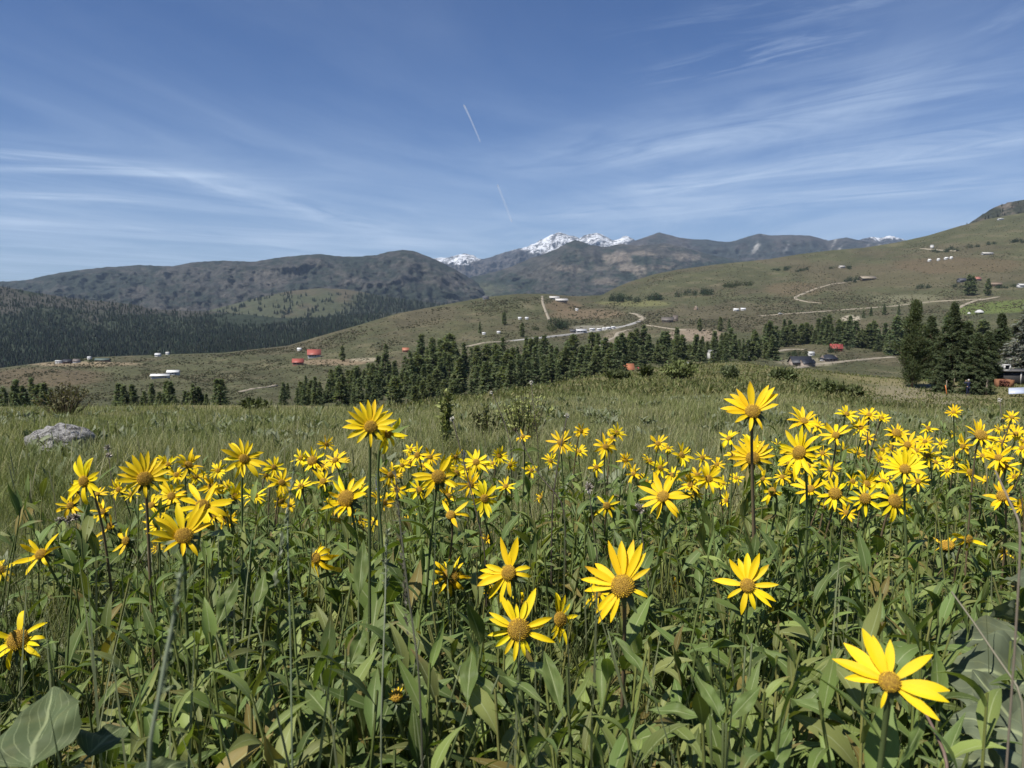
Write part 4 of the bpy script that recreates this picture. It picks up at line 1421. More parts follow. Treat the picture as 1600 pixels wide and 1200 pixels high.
# dark shed with a white framed window
sp = mpt(1592, 601)
s_ = sp[1] / 1200
SHED = empty('shed', sp, 'black walled shed with a white framed window box under the silver spruce', 'shed', None, -.1)
W_, H_ = 46 * s_, 20 * s_
b = MB().box(-W_ / 2, W_ / 2, .3, 3.2, -.5, H_)
b.obj('wall', paint((.030, .028, .028)), SHED, smooth=False)
MB().box(-W_ / 2 - .2, W_ / 2 + .2, .05, 3.45, H_, H_ + .14).obj('roof', paint((.10, .095, .09)), SHED, smooth=False)
x_ = -W_ / 2 + .45
fw = MB()
fz = H_ + .14
sz = 9.5 * s_
fw.box(x_ - sz / 2, x_ + sz / 2, .10, .9, fz, fz + .14 * sz)
fw.box(x_ - sz / 2, x_ + sz / 2, .10, .9, fz + .84 * sz, fz + sz)
fw.box(x_ - sz / 2, x_ - sz * .34, .10, .9, fz + .14 * sz, fz + .84 * sz)
fw.box(x_ + sz * .34, x_ + sz / 2, .10, .9, fz + .14 * sz, fz + .84 * sz)
fo = fw.obj('window', paint(WHITE), SHED, smooth=False)
MB().box(x_ - sz * .335, x_ + sz * .335, .35, .4, fz + .145 * sz, fz + .835 * sz).obj('pane', paint(GLASS), fo, smooth=False)
MB().box(.25, .40, .2, .29, 0, H_ * .95).obj('corner_board', paint((.42, .40, .38)), SHED, smooth=False)

# tilted solar panel
sp = mpt(1590, 620)
s_ = sp[1] / 1200
SOL = empty('solar_panel', sp, 'pale tilted solar panel low in the grass at the right edge', 'panel', None, .12)
W_ = 44 * s_
b = MB()
tl = [(-W_ * .42, -.25, .35), (W_ * .6, -.25, .40), (W_ * .6, .55, .95), (-W_ * .22, .55, .90)]
b.add(tl + [(x_, y_ + .03, z_ - .05) for x_, y_, z_ in tl], [(0, 1, 2, 3), (7, 6, 5, 4), (0, 4, 5, 1), (1, 5, 6, 2), (2, 6, 7, 3), (3, 7, 4, 0)])
b.obj('panel', plain('pale_panel', (.42, .46, .55), .25, .5, 2, .06), SOL, smooth=False)
for x_ in (-W_ * .2, W_ * .4):
    MB().tube([(x_, .1, -.3), (x_, .15, .60)], .03, 6).obj('leg', paint(GREY), SOL)
# rocks by the bare path
M_ROCKS = plain('field_stone', (.20, .19, .175), .95, .1, 5, .5)


def rock_mesh(seed, nu=22, nv=12, flat=.62):
    b_ = MB()
    u_, v_ = np.meshgrid(np.linspace(0, 2 * np.pi, nu, endpoint=False), np.linspace(.02, np.pi - .02, nv))
    d = np.stack([np.sin(v_) * np.cos(u_), np.sin(v_) * np.sin(u_), np.cos(v_)], -1)
    n_ = fbm(d[..., 0] * 1.6 + seed, d[..., 1] * 1.6 + d[..., 2] * 2, 4, seed) * .55 + fbm(d[..., 0] * 6, d[..., 1] * 6 + d[..., 2] * 5, 3, seed + 4) * .15
    V_ = d * (1 + n_)[..., None] * np.array([1, .8, flat])
    i_, j_ = np.meshgrid(np.arange(nv - 1), np.arange(nu), indexing='ij')
    F_ = np.stack([i_ * nu + j_, i_ * nu + (j_ + 1) % nu, (i_ + 1) * nu + (j_ + 1) % nu, (i_ + 1) * nu + j_], -1).reshape(-1, 4)
    return b_.add(V_, F_)


for q, (px, py, w_) in enumerate(((1450, 604, 9), (1461, 603, 7), (1470, 605, 6), (1440, 606, 6))):
    p = mpt(px, py)
    o = rock_mesh(40 + q).obj('rock', M_ROCKS)
    s_ = w_ * p[1] / 2400
    o.location = p
    o.scale = (s_, s_, s_)
    tag(o, 'grey field stone in the low heap by the bare patch under the big pine', 'rock', 'stones of the low heap')


# lichened boulder on the left
def boulder_build(kk):
    t = kk.n('ShaderNodeTexCoord').outputs['Object']
    n1_ = kk.noise(t, 4.5, 8, .7)
    n2_ = kk.noise(t, 13, 6, .7)
    c = kk.mix(kk.ramp(n1_, .36, .56), (.050, .048, .050), (.38, .37, .355))
    c = kk.mix(kk.ramp(n2_, .56, .64), c, (.60, .58, .55))
    c = kk.mix(kk.math('MULTIPLY', kk.ramp(kk.noise(t, 7, 3), .60, .70), .6), c, (.14, .13, .06))
    return princ(kk, c, .95, .1, Normal=bump(kk, kk.math('ADD', n1_, n2_), .9, .05))


bp_ = M_at(88, 704, 4)
o = rock_mesh(61, 64, 36, .62).obj('boulder', mat('lichen_rock', boulder_build))
s_ = bp_[1] / 1200 * 51
o.location = bp_ + np.array([0, .1, s_ * .14])
o.scale = (s_ * .97, s_ * .9, s_ * 1.0)
tag(o, 'grey lichen covered boulder half sunk in the meadow grass', 'boulder')

# ------------------------------------------------------------------ grasses and low meadow plants
M_GRASS = leafy('grass', .6, .25, .3, (1.3, 1.35, .6))
M_LEAF = leafy('leaf_green', .52, .16, .24, (1.4, 1.5, .35), (.20, 6.0, 6.0))
M_BROAD = leafy('leaf_grey', .65, .2, .18, (1.2, 1.35, .55), (.55, 5.5, 8.0))
M_FELT = leafy('leaf_felted', .75, .15, .15, (1.2, 1.3, .6), (.22, 4.0, 5.0))


def pick_meadow(n, d0, d1, dens, px0=-140, px1=1740, seed=1):
    r_ = np.random.default_rng(seed)
    px = r_.uniform(px0, px1, n)
    d = np.exp(r_.uniform(math.log(d0), math.log(d1), n))
    kp = (r_.random(n) < dens(px, d)) & (d < brow_d(px) * 1.04)
    return M(px[kp], d[kp]), px[kp], d[kp]


def tufts(name, n, d0, d1, nb, L, Wd, cols, dens, seed, spread=.06, bend=(.2, 1.0), lean=.28, ns=3, prof=None, px0=-140, px1=1740, dscale=0.0, material=None):
    """many tufts of blades merged in one mesh"""
    r_ = np.random.default_rng(seed)
    p, px, d = pick_meadow(n, d0, d1, dens, px0, px1, seed)
    m_ = len(p)
    grow = 1 + dscale * (d / d0 - 1)
    g_ = np.repeat(grow, nb)
    B = np.repeat(p, nb, 0) + r_.normal(0, 1, (m_ * nb, 3)) * np.array([1, 1, 0]) * (spread * g_)[:, None]
    B[:, 2] -= .02
    D = np.array([0, 0, 1.0]) + r_.normal(0, lean, (m_ * nb, 3)) + np.array([.05, -.02, 0])
    N = r_.normal(0, 1, (m_ * nb, 3)) * np.array([1, 1, .2])
    tall = np.repeat(r_.uniform(.7, 1.25, m_) * np.clip(1 + 2.2 * fbm(p[:, 0] * .55, p[:, 1] * .35, 3, seed + 2), .45, 1.6), nb)
    Ls = L * tall * r_.uniform(.55, 1.1, m_ * nb) * (1 + .0 * g_)
    Ws = Wd * g_ * r_.uniform(.7, 1.3, m_ * nb)
    pr = prof if prof is not None else np.linspace(1, .08, ns + 1) ** .7
    V_, F_, uv_ = blades(B, D, N, Ls, Ws, r_.uniform(bend[0], bend[1], m_ * nb), pr, ns, 1)
    cols = np.array(cols)
    zone = fbm(p[:, 0] * .8, p[:, 1] * .5, 3, seed)
    ci = np.clip(((zone + .5) * len(cols) + r_.normal(0, .8, m_)).astype(int), 0, len(cols) - 1)
    cc = np.repeat(cols[ci] * r_.uniform(.75, 1.25, (m_, 1)), nb, 0) * r_.uniform(.7, 1.35, (m_ * nb, 1))
    return link(name, new_mesh(name, V_, F_, uv_, rep(cc, (ns + 1) * 2)), material or M_GRASS)


GR = [(.140, .168, .058), (.175, .196, .072), (.215, .222, .092), (.30, .285, .15), (.165, .192, .075)]
leaf_zone = curve([(-200, 1.7), (0, 1.95), (150, 2.15), (300, 2.35), (600, 2.45), (800, 2.5), (950, 2.7), (1100, 3.2), (1300, 4.4), (1500, 5.2), (1800, 5.8)])
in_leaf = lambda px, d: sstep(leaf_zone(px) * 1.12, leaf_zone(px) * .94, d)
one = lambda px, d: np.ones_like(px)
tag(tufts('grass', 12500, 1.7, 8, 11, .21, .0032, GR, lambda px, d: (1 - .85 * in_leaf(px, d)) * (1 - .9 * sstep(85, 55, np.abs(px - 88)) * sstep(5.4, 6.2, d)), 601, .05, dscale=.2), 'fine green meadow grass between the sunflowers and the boulder', 'grass', kind='stuff')
tag(tufts('grass', 17000, 7, 34, 9, .17, .0065, GR, lambda px, d: 1 - .95 * sstep(85, 55, np.abs(px - 88)) * sstep(8.6, 7.8, d), 602, .13, dscale=.45), 'pale green grass over the middle of the meadow', 'grass', kind='stuff')
HILL = [(.082, .100, .032), (.108, .124, .040), (.130, .138, .050), (.19, .175, .080), (.085, .110, .036)]
tag(tufts('grass', 22000, 28, 134, 7, .27, .055, HILL, lambda px, d: sstep(560, 680, px) * (.25 + .75 * sstep(-.12, .1, fbm(px / 40, d / 6, 3, 14))), 603, .45, (.3, 1.2), .5, 2, np.array([.8, 1, .15]), dscale=.5), 'rough grass and sage on the green hump and hollow', 'grass', kind='stuff')
# near grass in the left corner and between the stems
tag(tufts('grass', 7500, .50, 2.4, 10, .26, .0022, [(.09, .115, .038), (.12, .142, .05), (.15, .162, .065), (.21, .205, .10)], lambda px, d: .30 + .70 * sstep(330, 120, px), 604, .03, (.2, 1.3), .35), 'dense thin grass in the lower left corner', 'grass', kind='stuff')
tag(tufts('grass', 420, .50, 1.0, 8, .34, .0030, [(.085, .10, .05), (.11, .125, .07), (.13, .145, .09)], lambda px, d: sstep(560, 680, px) * sstep(1050, 900, px) * .6 + .2, 605, .03, (.1, .9), .35), 'wiry grey green grass at the bottom centre', 'grass', kind='stuff')


# seeding stalks rising over the grass
def stalks(name, n, d0, d1, dens, seed, L, r0, col, head):
    r_ = np.random.default_rng(seed)
    p, px, d = pick_meadow(n, d0, d1, dens, seed=seed)
    m_ = len(p)
    V_, F_, uv_ = blades(p, np.array([0, 0, 1.0]) + r_.normal(0, .10, (m_, 3)), r_.normal(0, 1, (m_, 3)), L * r_.uniform(.7, 1.2, m_), r0 * (1 + .25 * d), r_.uniform(0, .35, m_), np.array([.8, .7, .6, .6, head, head * .9, .2]), 6, 1)
    cc = np.array(col) * r_.uniform(.7, 1.3, (m_, 1))
    return link(name, new_mesh(name, V_, F_, uv_, rep(cc, 14)), M_GRASS)


tag(stalks('grass', 900, 3.0, 22, one, 611, .34, .0011, (.24, .23, .13), 3.0), 'straw coloured seeding grass stalks over the meadow', 'grass', kind='stuff')

tag(stalks('grass', 330, .55, 1.5, lambda px, d: .5 + .5 * sstep(700, 300, px), 612, .46, .0011, (.17, .19, .10), 2.2), 'thin pale grass stalks standing among the near leaves', 'grass', kind='stuff')


# grey leaved clumps of the meadow (broad upright leaves), one low mass
def leaf_clumps(name, n, d0, d1, dens, seed, nl, L, Wd, cols, material, lean=.75, px0=-140, px1=1740):
    r_ = np.random.default_rng(seed)
    p, px, d = pick_meadow(n, d0, d1, dens, px0, px1, seed)
    m_ = len(p)
    B = np.repeat(p, nl, 0) + r_.normal(0, .05, (m_ * nl, 3)) * np.array([1, 1, .3])
    an = r_.uniform(0, 6.283, m_ * nl)
    rad = np.stack([np.cos(an), np.sin(an), 0 * an], 1)
    tilt = r_.uniform(.2, 1.0, m_ * nl) * lean
    D = rad * np.sin(tilt)[:, None] + np.array([0, 0, 1.0]) * np.cos(tilt)[:, None]
    N = -rad * np.cos(tilt)[:, None] + np.array([0, 0, 1.0]) * np.sin(tilt)[:, None]
    N = N + r_.normal(0, .3, N.shape)
    Ls = L * np.repeat(r_.uniform(.7, 1.2, m_), nl) * r_.uniform(.6, 1.15, m_ * nl)
    pr = np.array([.10, .12, .75, 1.0, .82, .45, .03])
    V_, F_, uv_ = blades(B, D, N, Ls, Wd / L * Ls, r_.uniform(.2, 1.0, m_ * nl), pr, 6, 2, fold=.35, wave=.10, twist=r_.normal(0, .4, m_ * nl))
    cols = np.array(cols)
    cc = cols[r_.integers(len(cols), size=m_ * nl)] * r_.uniform(.75, 1.25, (m_ * nl, 1))
    return link(name, new_mesh(name, V_, F_, uv_, rep(cc, 21)), material)


GL = [(.165, .185, .118), (.120, .142, .072), (.175, .19, .125), (.10, .125, .055)]
clump_d = lambda px, d: (.08 + .92 * sstep(.02, .16, fbm(px / 90, np.log(d) * 5, 3, 23)))
tag(leaf_clumps('meadow_herbs', 2000, 4.5, 26, clump_d, 621, 13, .17, .046, GL, M_BROAD), 'grey green leafy clumps scattered through the grass', 'plants', kind='stuff')
tag(leaf_clumps('meadow_herbs', 130, 1.25, 2.6, lambda px, d: sstep(430, 250, px), 622, 10, .21, .062, GL, M_BROAD, px0=-160, px1=480), 'grey green broad leaves under the left hand sunflowers', 'plants', kind='stuff')


# the leafy stems under the flowers: one uncountable mass of green lance leaves
def leafy_stems(name, n, d0, d1, dens, seed, hgt, cols, px0=-140, px1=1740, Lf=.090):
    r_ = np.random.default_rng(seed)
    p, px, d = pick_meadow(n, d0, d1, dens, px0, px1, seed)
    m_ = len(p)
    b = MB()
    B, D, N, Ls, Ws, cc = [], [], [], [], [], []
    cols = np.array(cols)
    for q in range(m_):
        h = hgt * r_.uniform(.6, 1.12)
        ln = np.array([r_.normal(0, .13), r_.normal(0, .10), 0])
        base, mid_, top = p[q], p[q] + ln * h * .4 + np.array([0, 0, h * .55]), p[q] + ln * h + np.array([0, 0, h])
        tt = np.linspace(0, 1, 5)[:, None]
        pts = (1 - tt) ** 2 * base + 2 * tt * (1 - tt) * mid_ + tt ** 2 * top
        sc_ = cols[r_.integers(len(cols))] * r_.uniform(.8, 1.2)
        if not clear_of_heads([top], [np.array([0, 0, -1.0])], [.05])[0]:
            continue
        b.tube(pts, np.linspace(.0026, .0014, 5), 4, np.tile(sc_ * np.array([1.3, 1.15, 1.1]), (5, 1)), cap=False)
        nl = r_.integers(9, 15)
        a0 = r_.uniform(0, 6.28)
        for w_ in range(nl):
            f = (.12 + .88 * (w_ + .5) / nl)
            at = (1 - f) ** 2 * base + 2 * f * (1 - f) * mid_ + f ** 2 * top
            an = a0 + w_ * 2.4 + r_.normal(0, .3)
            rad = np.array([math.cos(an), math.sin(an), 0])
            tl = r_.uniform(.30, 1.10) if f < .92 else r_.uniform(.1, .5)
            B.append(at)
            D.append(rad * math.sin(tl) + np.array([0, 0, math.cos(tl)]))
            N.append(-rad * math.cos(tl) + np.array([0, 0, math.sin(tl)]) + r_.normal(0, .25, 3))
            L_ = Lf * r_.uniform(.65, 1.35) * (1.15 - .55 * f)
            Ls.append(L_)
            Ws.append(L_ * r_.uniform(.15, .28))
            old = r_.random()
            cc.append(sc_ * r_.uniform(.7, 1.35) if old > .06 else np.array([.19, .15, .045]) * r_.uniform(.6, 1.2))
    pr = np.array([.12, .55, .95, 1.0, .72, .36, .03])
    kp = clear_of_heads(B, D, Ls)
    B, D, N, Ls, Ws, cc = (np.array(q_)[kp] for q_ in (B, D, N, Ls, Ws, cc))
    n_ = len(B)
    V_, F_, uv_ = blades(B, np.array(D), np.array(N), np.array(Ls), np.array(Ws), r_.uniform(.1, 1.3, n_), pr, 6, 2, fold=r_.uniform(.15, .55, n_), wave=.07, twist=r_.normal(0, .5, n_), hook=r_.normal(0, .4, n_))
    vc_ = rep(cc, 21)
    tw_ = sstep(.72, 1.0, uv_[:, 1] + .25 * np.abs(uv_[:, 0] - .5)) * np.repeat((r_.random(n_) < .16) * r_.uniform(.4, 1, n_), 21)
    vc_ = vc_ + (np.array([.17, .115, .045]) - vc_) * tw_[:, None]
    vc_ = vc_ * (1 + .25 * (np.repeat(r_.random(n_), 21) - .3) * (1 - uv_[:, 1]))[:, None]
    b.add(V_, F_, uv_, vc_)
    return b.obj(name, M_LEAF)


LV = [(.118, .165, .042), (.082, .122, .033), (.150, .190, .052), (.100, .145, .044), (.165, .185, .058)]

# ------------------------------------------------------------------ sunflowers: stem, leaves, sepals, petals, disc
def petal_build(kk):
    c = kk.n('ShaderNodeVertexColor', layer_name='Col').outputs[0]
    sp = kk.n('ShaderNodeSeparateXYZ', {0: kk.n('ShaderNodeUVMap').outputs[0]})
    w = kk.math('SINE', kk.math('MULTIPLY', sp.outputs[0], 44.0))
    c = kk.mix(kk.math('MULTIPLY', kk.ramp(w, .2, 1.0), .22), c, (.80, .50, .005))
    c = kk.mix(kk.math('MULTIPLY', kk.ramp(sp.outputs[1], .30, .0), .35), c, (.78, .47, .005))
    p = princ(kk, c, .55, .2, Normal=bump(kk, w, .12, .002))
    tr = kk.n('ShaderNodeBsdfTranslucent', {'Color': kk.mix(1.0, c, (1.0, .95, .6), 'MULTIPLY')}).outputs[0]
    return kk.n('ShaderNodeMixShader', {0: .25, 1: p, 2: tr}).outputs[0]


M_PETAL = mat('petal_yellow', petal_build)
M_DISC = mat('flower_disc', lambda kk: princ(kk, kk.mix(kk.ramp(kk.noise(kk.n('ShaderNodeTexCoord').outputs['Object'], 620, 3), .35, .65), kk.n('ShaderNodeVertexColor', layer_name='Col').outputs[0], (.22, .125, .025)), .85, .1))
M_STEM = leafy('stem_green', .5, .3, .1)
CAM = np.array([0, 0, CZ])
GF = 'yellow sunflowers of the meadow'
PETAL_PROF = np.array([.42, .70, .92, 1.0, .98, .84, .52, .06])


def sunflower(px, py, dia, nx, ny, label, seed, petals=None, np_=None, droop=0.0, ragged=0.0, D0=.085, d=None, disc=None, cup=.25, name='sunflower', leaves=8, sz=1.0, bud=False, hscale=1.0):
    r_ = np.random.default_rng(seed)
    if petals is None:
        nx, ny = nx + r_.normal(0, .32), ny + r_.normal(.12, .18)
        ragged = ragged + r_.uniform(.08, .5)
        cup = cup + r_.normal(.05, .12)
    d = d or D0 * 1200 / dia
    H = P(px, py, d).reshape(3)
    Df = dia * d / 1200 * (1.14 if petals is None else .90 * sz)
    vw = norm(CAM - H)
    right = norm(np.cross(vw * -1, [0, 0, 1.0]))
    upv = np.cross(right, -vw)
    n = norm(vw + right * nx + upv * ny)
    e1 = norm(right - n * np.dot(right, n))
    e2 = np.cross(n, e1)
    gx, gy = H[0] + r_.normal(0, .035) - n[0] * .03, H[1] + abs(r_.normal(.02, .04)) - n[1] * .06
    base = np.array([gx, gy, float(meadow_z(gx, gy))])
    o = empty(name, base, label, 'flower', GF)
    rd = (disc or .118) * Df * .92
    loc = lambda a_: np.asarray(a_) - base
    # petals
    if petals is None:
        cnt = np_ or int(r_.integers(13, 20))
        angs = np.arange(cnt) * 360 / cnt + r_.normal(0, 8, cnt) + r_.uniform(0, 360)
        lens = r_.uniform(.72, 1.08, cnt)
        keep = r_.random(cnt) > ragged * .4
        petals = [(a_, l_, None) for a_, l_, k_ in zip(angs, lens, keep) if k_]
    PA = np.array([p_[0] for p_ in petals]) * math.pi / 180
    PL = np.array([p_[1] for p_ in petals]) * (Df / 2 - rd * .8)
    m_ = len(petals)
    bend = np.array([(p_[2] if p_[2] is not None else r_.normal(.25 + droop * 1.4, .28 + ragged * .5)) for p_ in petals])
    rad = np.cos(PA)[:, None] * e1 + np.sin(PA)[:, None] * e2
    el = cup - droop * .5 + r_.normal(0, .12 + ragged * .25, m_)
    Dv = rad * np.cos(el)[:, None] + n * np.sin(el)[:, None]
    Nv = n * np.cos(el)[:, None] - rad * np.sin(el)[:, None]
    Bp = H + rad * rd * .78 - n * rd * .10 + n * (np.arange(m_) % 2)[:, None] * rd * .07
    wd = np.clip(PL * .235, 0, .0110 * Df / .085) * r_.uniform(.82, 1.15, m_)
    V_, F_, uv_ = blades(Bp, Dv, Nv, PL, wd, bend, PETAL_PROF, 7, 4, fold=r_.uniform(.12, .45, m_), wave=.04, twist=r_.normal(0, .18 + ragged * .6, m_), hook=r_.normal(.1, .3 + ragged, m_))
    pc = np.array([.88, .665, .010]) * r_.uniform(.84, 1.05, (m_, 1)) * (1 + r_.normal(0, .03, (m_, 3)))
    pc[:, 1] *= r_.uniform(.88, 1.05)
    pv_ = rep(pc, 40)
    tipw = sstep(.78, 1.0, uv_[:, 1]) * np.repeat((r_.random(m_) < .12 + ragged * .35) * r_.uniform(.4, 1, m_), 40)
    pv_ = pv_ + (np.array([.40, .19, .03]) - pv_) * tipw[:, None]
    link('petals', new_mesh('petals', loc(V_), F_, uv_, pv_), M_PETAL, o)
    # disc: a dome packed with florets
    hd = rd * (.55 if not bud else .9)
    b = MB()
    V_, F_ = [], []
    nu, nv = 16, 6
    for a_ in range(nv):
        t_ = a_ / (nv - 1) * math.pi / 2
        for c_ in range(nu):
            an = c_ / nu * 2 * math.pi
            V_.append(H + (e1 * math.cos(an) + e2 * math.sin(an)) * rd * .97 * math.cos(t_ * .985) + n * hd * math.sin(t_))
    for a_ in range(nv - 1):
        for c_ in range(nu):
            F_.append((a_ * nu + c_, a_ * nu + (c_ + 1) % nu, a_ * nu + nu + (c_ + 1) % nu, a_ * nu + nu + c_))
    b.add(loc(V_), F_, None, (.32, .20, .03))
    nf = 150 if dia > 60 else (70 if dia > 34 else 28)
    kq = np.arange(nf) + .5
    rr_ = np.sqrt(kq / nf)
    an = kq * 2.39996
    nz = np.sqrt(np.clip(1 - (rr_ * .97) ** 2, 0, 1))
    c0 = H + ((np.cos(an) * rr_)[:, None] * e1 + (np.sin(an) * rr_)[:, None] * e2) * rd * .97 + n * (hd * nz)[:, None]
    on = norm(((np.cos(an) * rr_)[:, None] * e1 + (np.sin(an) * rr_)[:, None] * e2) * .8 + n * (.35 + nz)[:, None])
    fl = rd * (1.6 / math.sqrt(nf)) * r_.uniform(.7, 1.3, nf)
    tng = norm(np.cross(on, n + .31))
    bt = np.cross(on, tng)
    q_ = fl[:, None] * .42
    base4 = np.stack([c0 + tng * q_, c0 + bt * q_, c0 - tng * q_, c0 - bt * q_], 1)
    tip = c0 + on * fl[:, None] * 1.1
    FV = np.concatenate([base4, tip[:, None]], 1)
    ff = np.array([(0, 1, 4), (1, 2, 4), (2, 3, 4), (3, 0, 4)])
    FF = (ff[None] + (np.arange(nf) * 5)[:, None, None]).reshape(-1, 3)
    fc = np.where((rr_ > .62)[:, None], np.array([[.72, .46, .03]]), np.array([[.46, .30, .05]])) * r_.uniform(.6, 1.35, (nf, 1))
    b.add(loc(FV.reshape(-1, 3)), FF, None, rep(fc, 5))
    b.obj('disc', M_DISC, o)
    # sepals behind the head
    ns_ = 14
    sa = np.arange(ns_) * 2 * np.pi / ns_ * 1.03 + r_.random()
    srad = np.cos(sa)[:, None] * e1 + np.sin(sa)[:, None] * e2
    back = -n
    sd = srad * .85 + back * .30 + r_.normal(0, .2, (ns_, 3))
    V_, F_, uv_ = blades(H + srad * rd * .55 + back * rd * .5, sd, n + srad * .3, (rd * 1.5 if not bud else rd * 2.2) * r_.uniform(.75, 1.25, ns_), rd * .5, .35 if not bud else -1.0, np.array([.7, 1, .8, .06]), 3, 2, fold=.2)
    gc = np.array([.070, .095, .036]) * r_.uniform(.8, 1.2, (ns_, 1))
    sb = MB().add(loc(V_), F_, uv_, rep(gc, 12))
    # receptacle cup
    RV = []
    for a_, (q, z_) in enumerate(((.98, 0), (.85, -.35), (.45, -.62), (.2, -.85))):
        for c_ in range(10):
            an_ = c_ / 10 * 6.2832
            RV.append(H + (e1 * math.cos(an_) + e2 * math.sin(an_)) * rd * q + n * rd * z_)
    sb.add(loc(RV), [(a_ * 10 + c_, a_ * 10 + (c_ + 1) % 10, a_ * 10 + 10 + (c_ + 1) % 10, a_ * 10 + 10 + c_) for a_ in range(3) for c_ in range(10)], None, (.06, .08, .03))
    sb.obj('sepals', M_STEM, o)
    # stem
    p3 = H - n * rd * .7
    p2 = H - n * (.045 + .02 * r_.random()) - np.array([0, 0, .05])
    hh = max(.12, p3[2] - base[2])
    p1 = base + np.array([0, 0, hh * .5])
    tt = np.linspace(0, 1, 14)[:, None]
    pts = (1 - tt) ** 3 * base + 3 * tt * (1 - tt) ** 2 * p1 + 3 * tt ** 2 * (1 - tt) * p2 + tt ** 3 * p3
    sr = np.linspace(.0030, .0021, 14)
    sr[-2:] = [.0026, .0034]
    sc_ = np.array([.115, .150, .055]) * r_.uniform(.8, 1.25)
    if r_.random() < .25:
        sc_ = np.array([.16, .12, .07])
    MB().tube(loc(pts), sr, 7, np.tile(sc_, (14, 1))).obj('stem', M_STEM, o)
    # leaves up the stem
    if leaves:
        f = np.linspace(.25, .94, leaves) + r_.normal(0, .03, leaves)
        at = np.array([np.interp(f, tt[:, 0], pts[:, c_]) for c_ in range(3)]).T
        an = r_.uniform(0, 6.28) + np.arange(leaves) * 2.2 + r_.normal(0, .4, leaves)
        lr = np.stack([np.cos(an), np.sin(an), 0 * an], 1)
        tl = r_.uniform(.5, 1.15, leaves)
        Dl = lr * np.sin(tl)[:, None] + np.array([0, 0, 1.0]) * np.cos(tl)[:, None]
        Nl = -lr * np.cos(tl)[:, None] + np.array([0, 0, 1.0]) * np.sin(tl)[:, None]
        Ll = np.linspace(.135, .055, leaves) * r_.uniform(.75, 1.2, leaves)
        kp = clear_of_heads(at, Dl, Ll)
        at, Dl, Nl, Ll = at[kp], Dl[kp], Nl[kp], Ll[kp]
        leaves = len(at)
    if leaves:
        V_, F_, uv_ = blades(at, Dl, Nl, Ll, Ll * r_.uniform(.24, .36, leaves), r_.uniform(.1, 1.2, leaves), np.array([.12, .55, .95, 1.0, .72, .36, .03]), 6, 2, fold=r_.uniform(.15, .5, leaves), wave=.07, twist=r_.normal(0, .4, leaves))
        lc = np.array([.110, .155, .040]) * r_.uniform(.8, 1.3, (leaves, 1))
        link('leaves', new_mesh('leaves', loc(V_), F_, uv_, rep(lc, 21)), M_LEAF, o)
    return o


HERO = {
    'a': [(4, 1.06, .05), (-9, 1.06, .12), (-30, 1.02, .2), (-104, .46, .5), (184, .80, .3), (167, 1.12, .15), (143, 1.14, .1), (121, 1.12, .1), (112, .95, .0), (92, .88, .0), (45, 1.05, .05)],
    'b': [(118, 1.05, .0), (112, .75, .1), (66, 1.25, .0), (75, .7, .1), (95, .55, .2), (150, .85, .4), (160, .75, .4), (20, .95, .3), (10, .62, .3), (-18, 1.0, .5), (190, .75, .5), (215, .65, .6), (240, .62, .6), (262, .72, .5), (285, .60, .6), (300, .55, .6)],
    'c': [(108, 1.15, .0), (92, 1.1, .0), (78, 1.2, .0), (64, 1.15, .05), (55, .95, .1), (140, .9, .1), (155, 1.0, .2), (170, 1.05, .3), (185, .95, .4), (-20, .55, 1.0), (235, 1.05, .5), (250, .85, .7), (222, .9, .8), (35, .7, .2)],
    'd': [(92, 1.15, .0), (110, .95, .0), (128, 1.0, .1), (72, 1.15, .0), (50, 1.0, .05), (175, 1.15, .2), (8, .95, .2), (-22, 1.0, .2), (-38, .95, .3), (-70, .75, .4), (-100, .95, .6), (215, .75, .3), (60, .6, .1)],
    'e': [(100, 1.2, .0), (68, 1.2, .0), (82, .6, .1), (172, 1.05, .1), (185, 1.1, .2), (200, 1.15, .3), (222, 1.15, .5), (250, .95, .5), (160, .85, .3), (15, .75, 1.8), (-10, .8, 1.9), (270, .7, .6)],
    'f': [(100, 1.1, .1), (85, 1.0, .1), (112, 1.15, .0), (15, .85, .2), (-10, .7, .4), (-75, 1.0, .5), (-88, .9, .4), (-110, .8, .6), (235, .55, .4), (60, .7, .2)],
    'g': [(95, 1.1, 0), (80, 1.15, 0), (112, 1.1, 0), (130, 1.05, 0), (148, 1.1, .1), (165, 1.0, .1), (182, 1.1, .2), (60, 1.0, .1), (45, 1.0, .1), (30, 1.05, .1), (12, 1.05, .2), (-10, .95, .4), (-50, .7, .6), (-90, .75, .6), (-130, .8, .5), (205, 1.0, .3)],
    'h': [(98, 1.15, 0), (62, 1.15, .0), (50, 1.2, .1), (40, 1.15, .1), (142, 1.05, .2), (160, 1.1, .3), (182, 1.15, .3), (195, 1.0, .4), (128, 1.0, .1), (-95, .8, .8), (-60, .7, .9), (225, .8, .6), (20, .9, .4)],
}
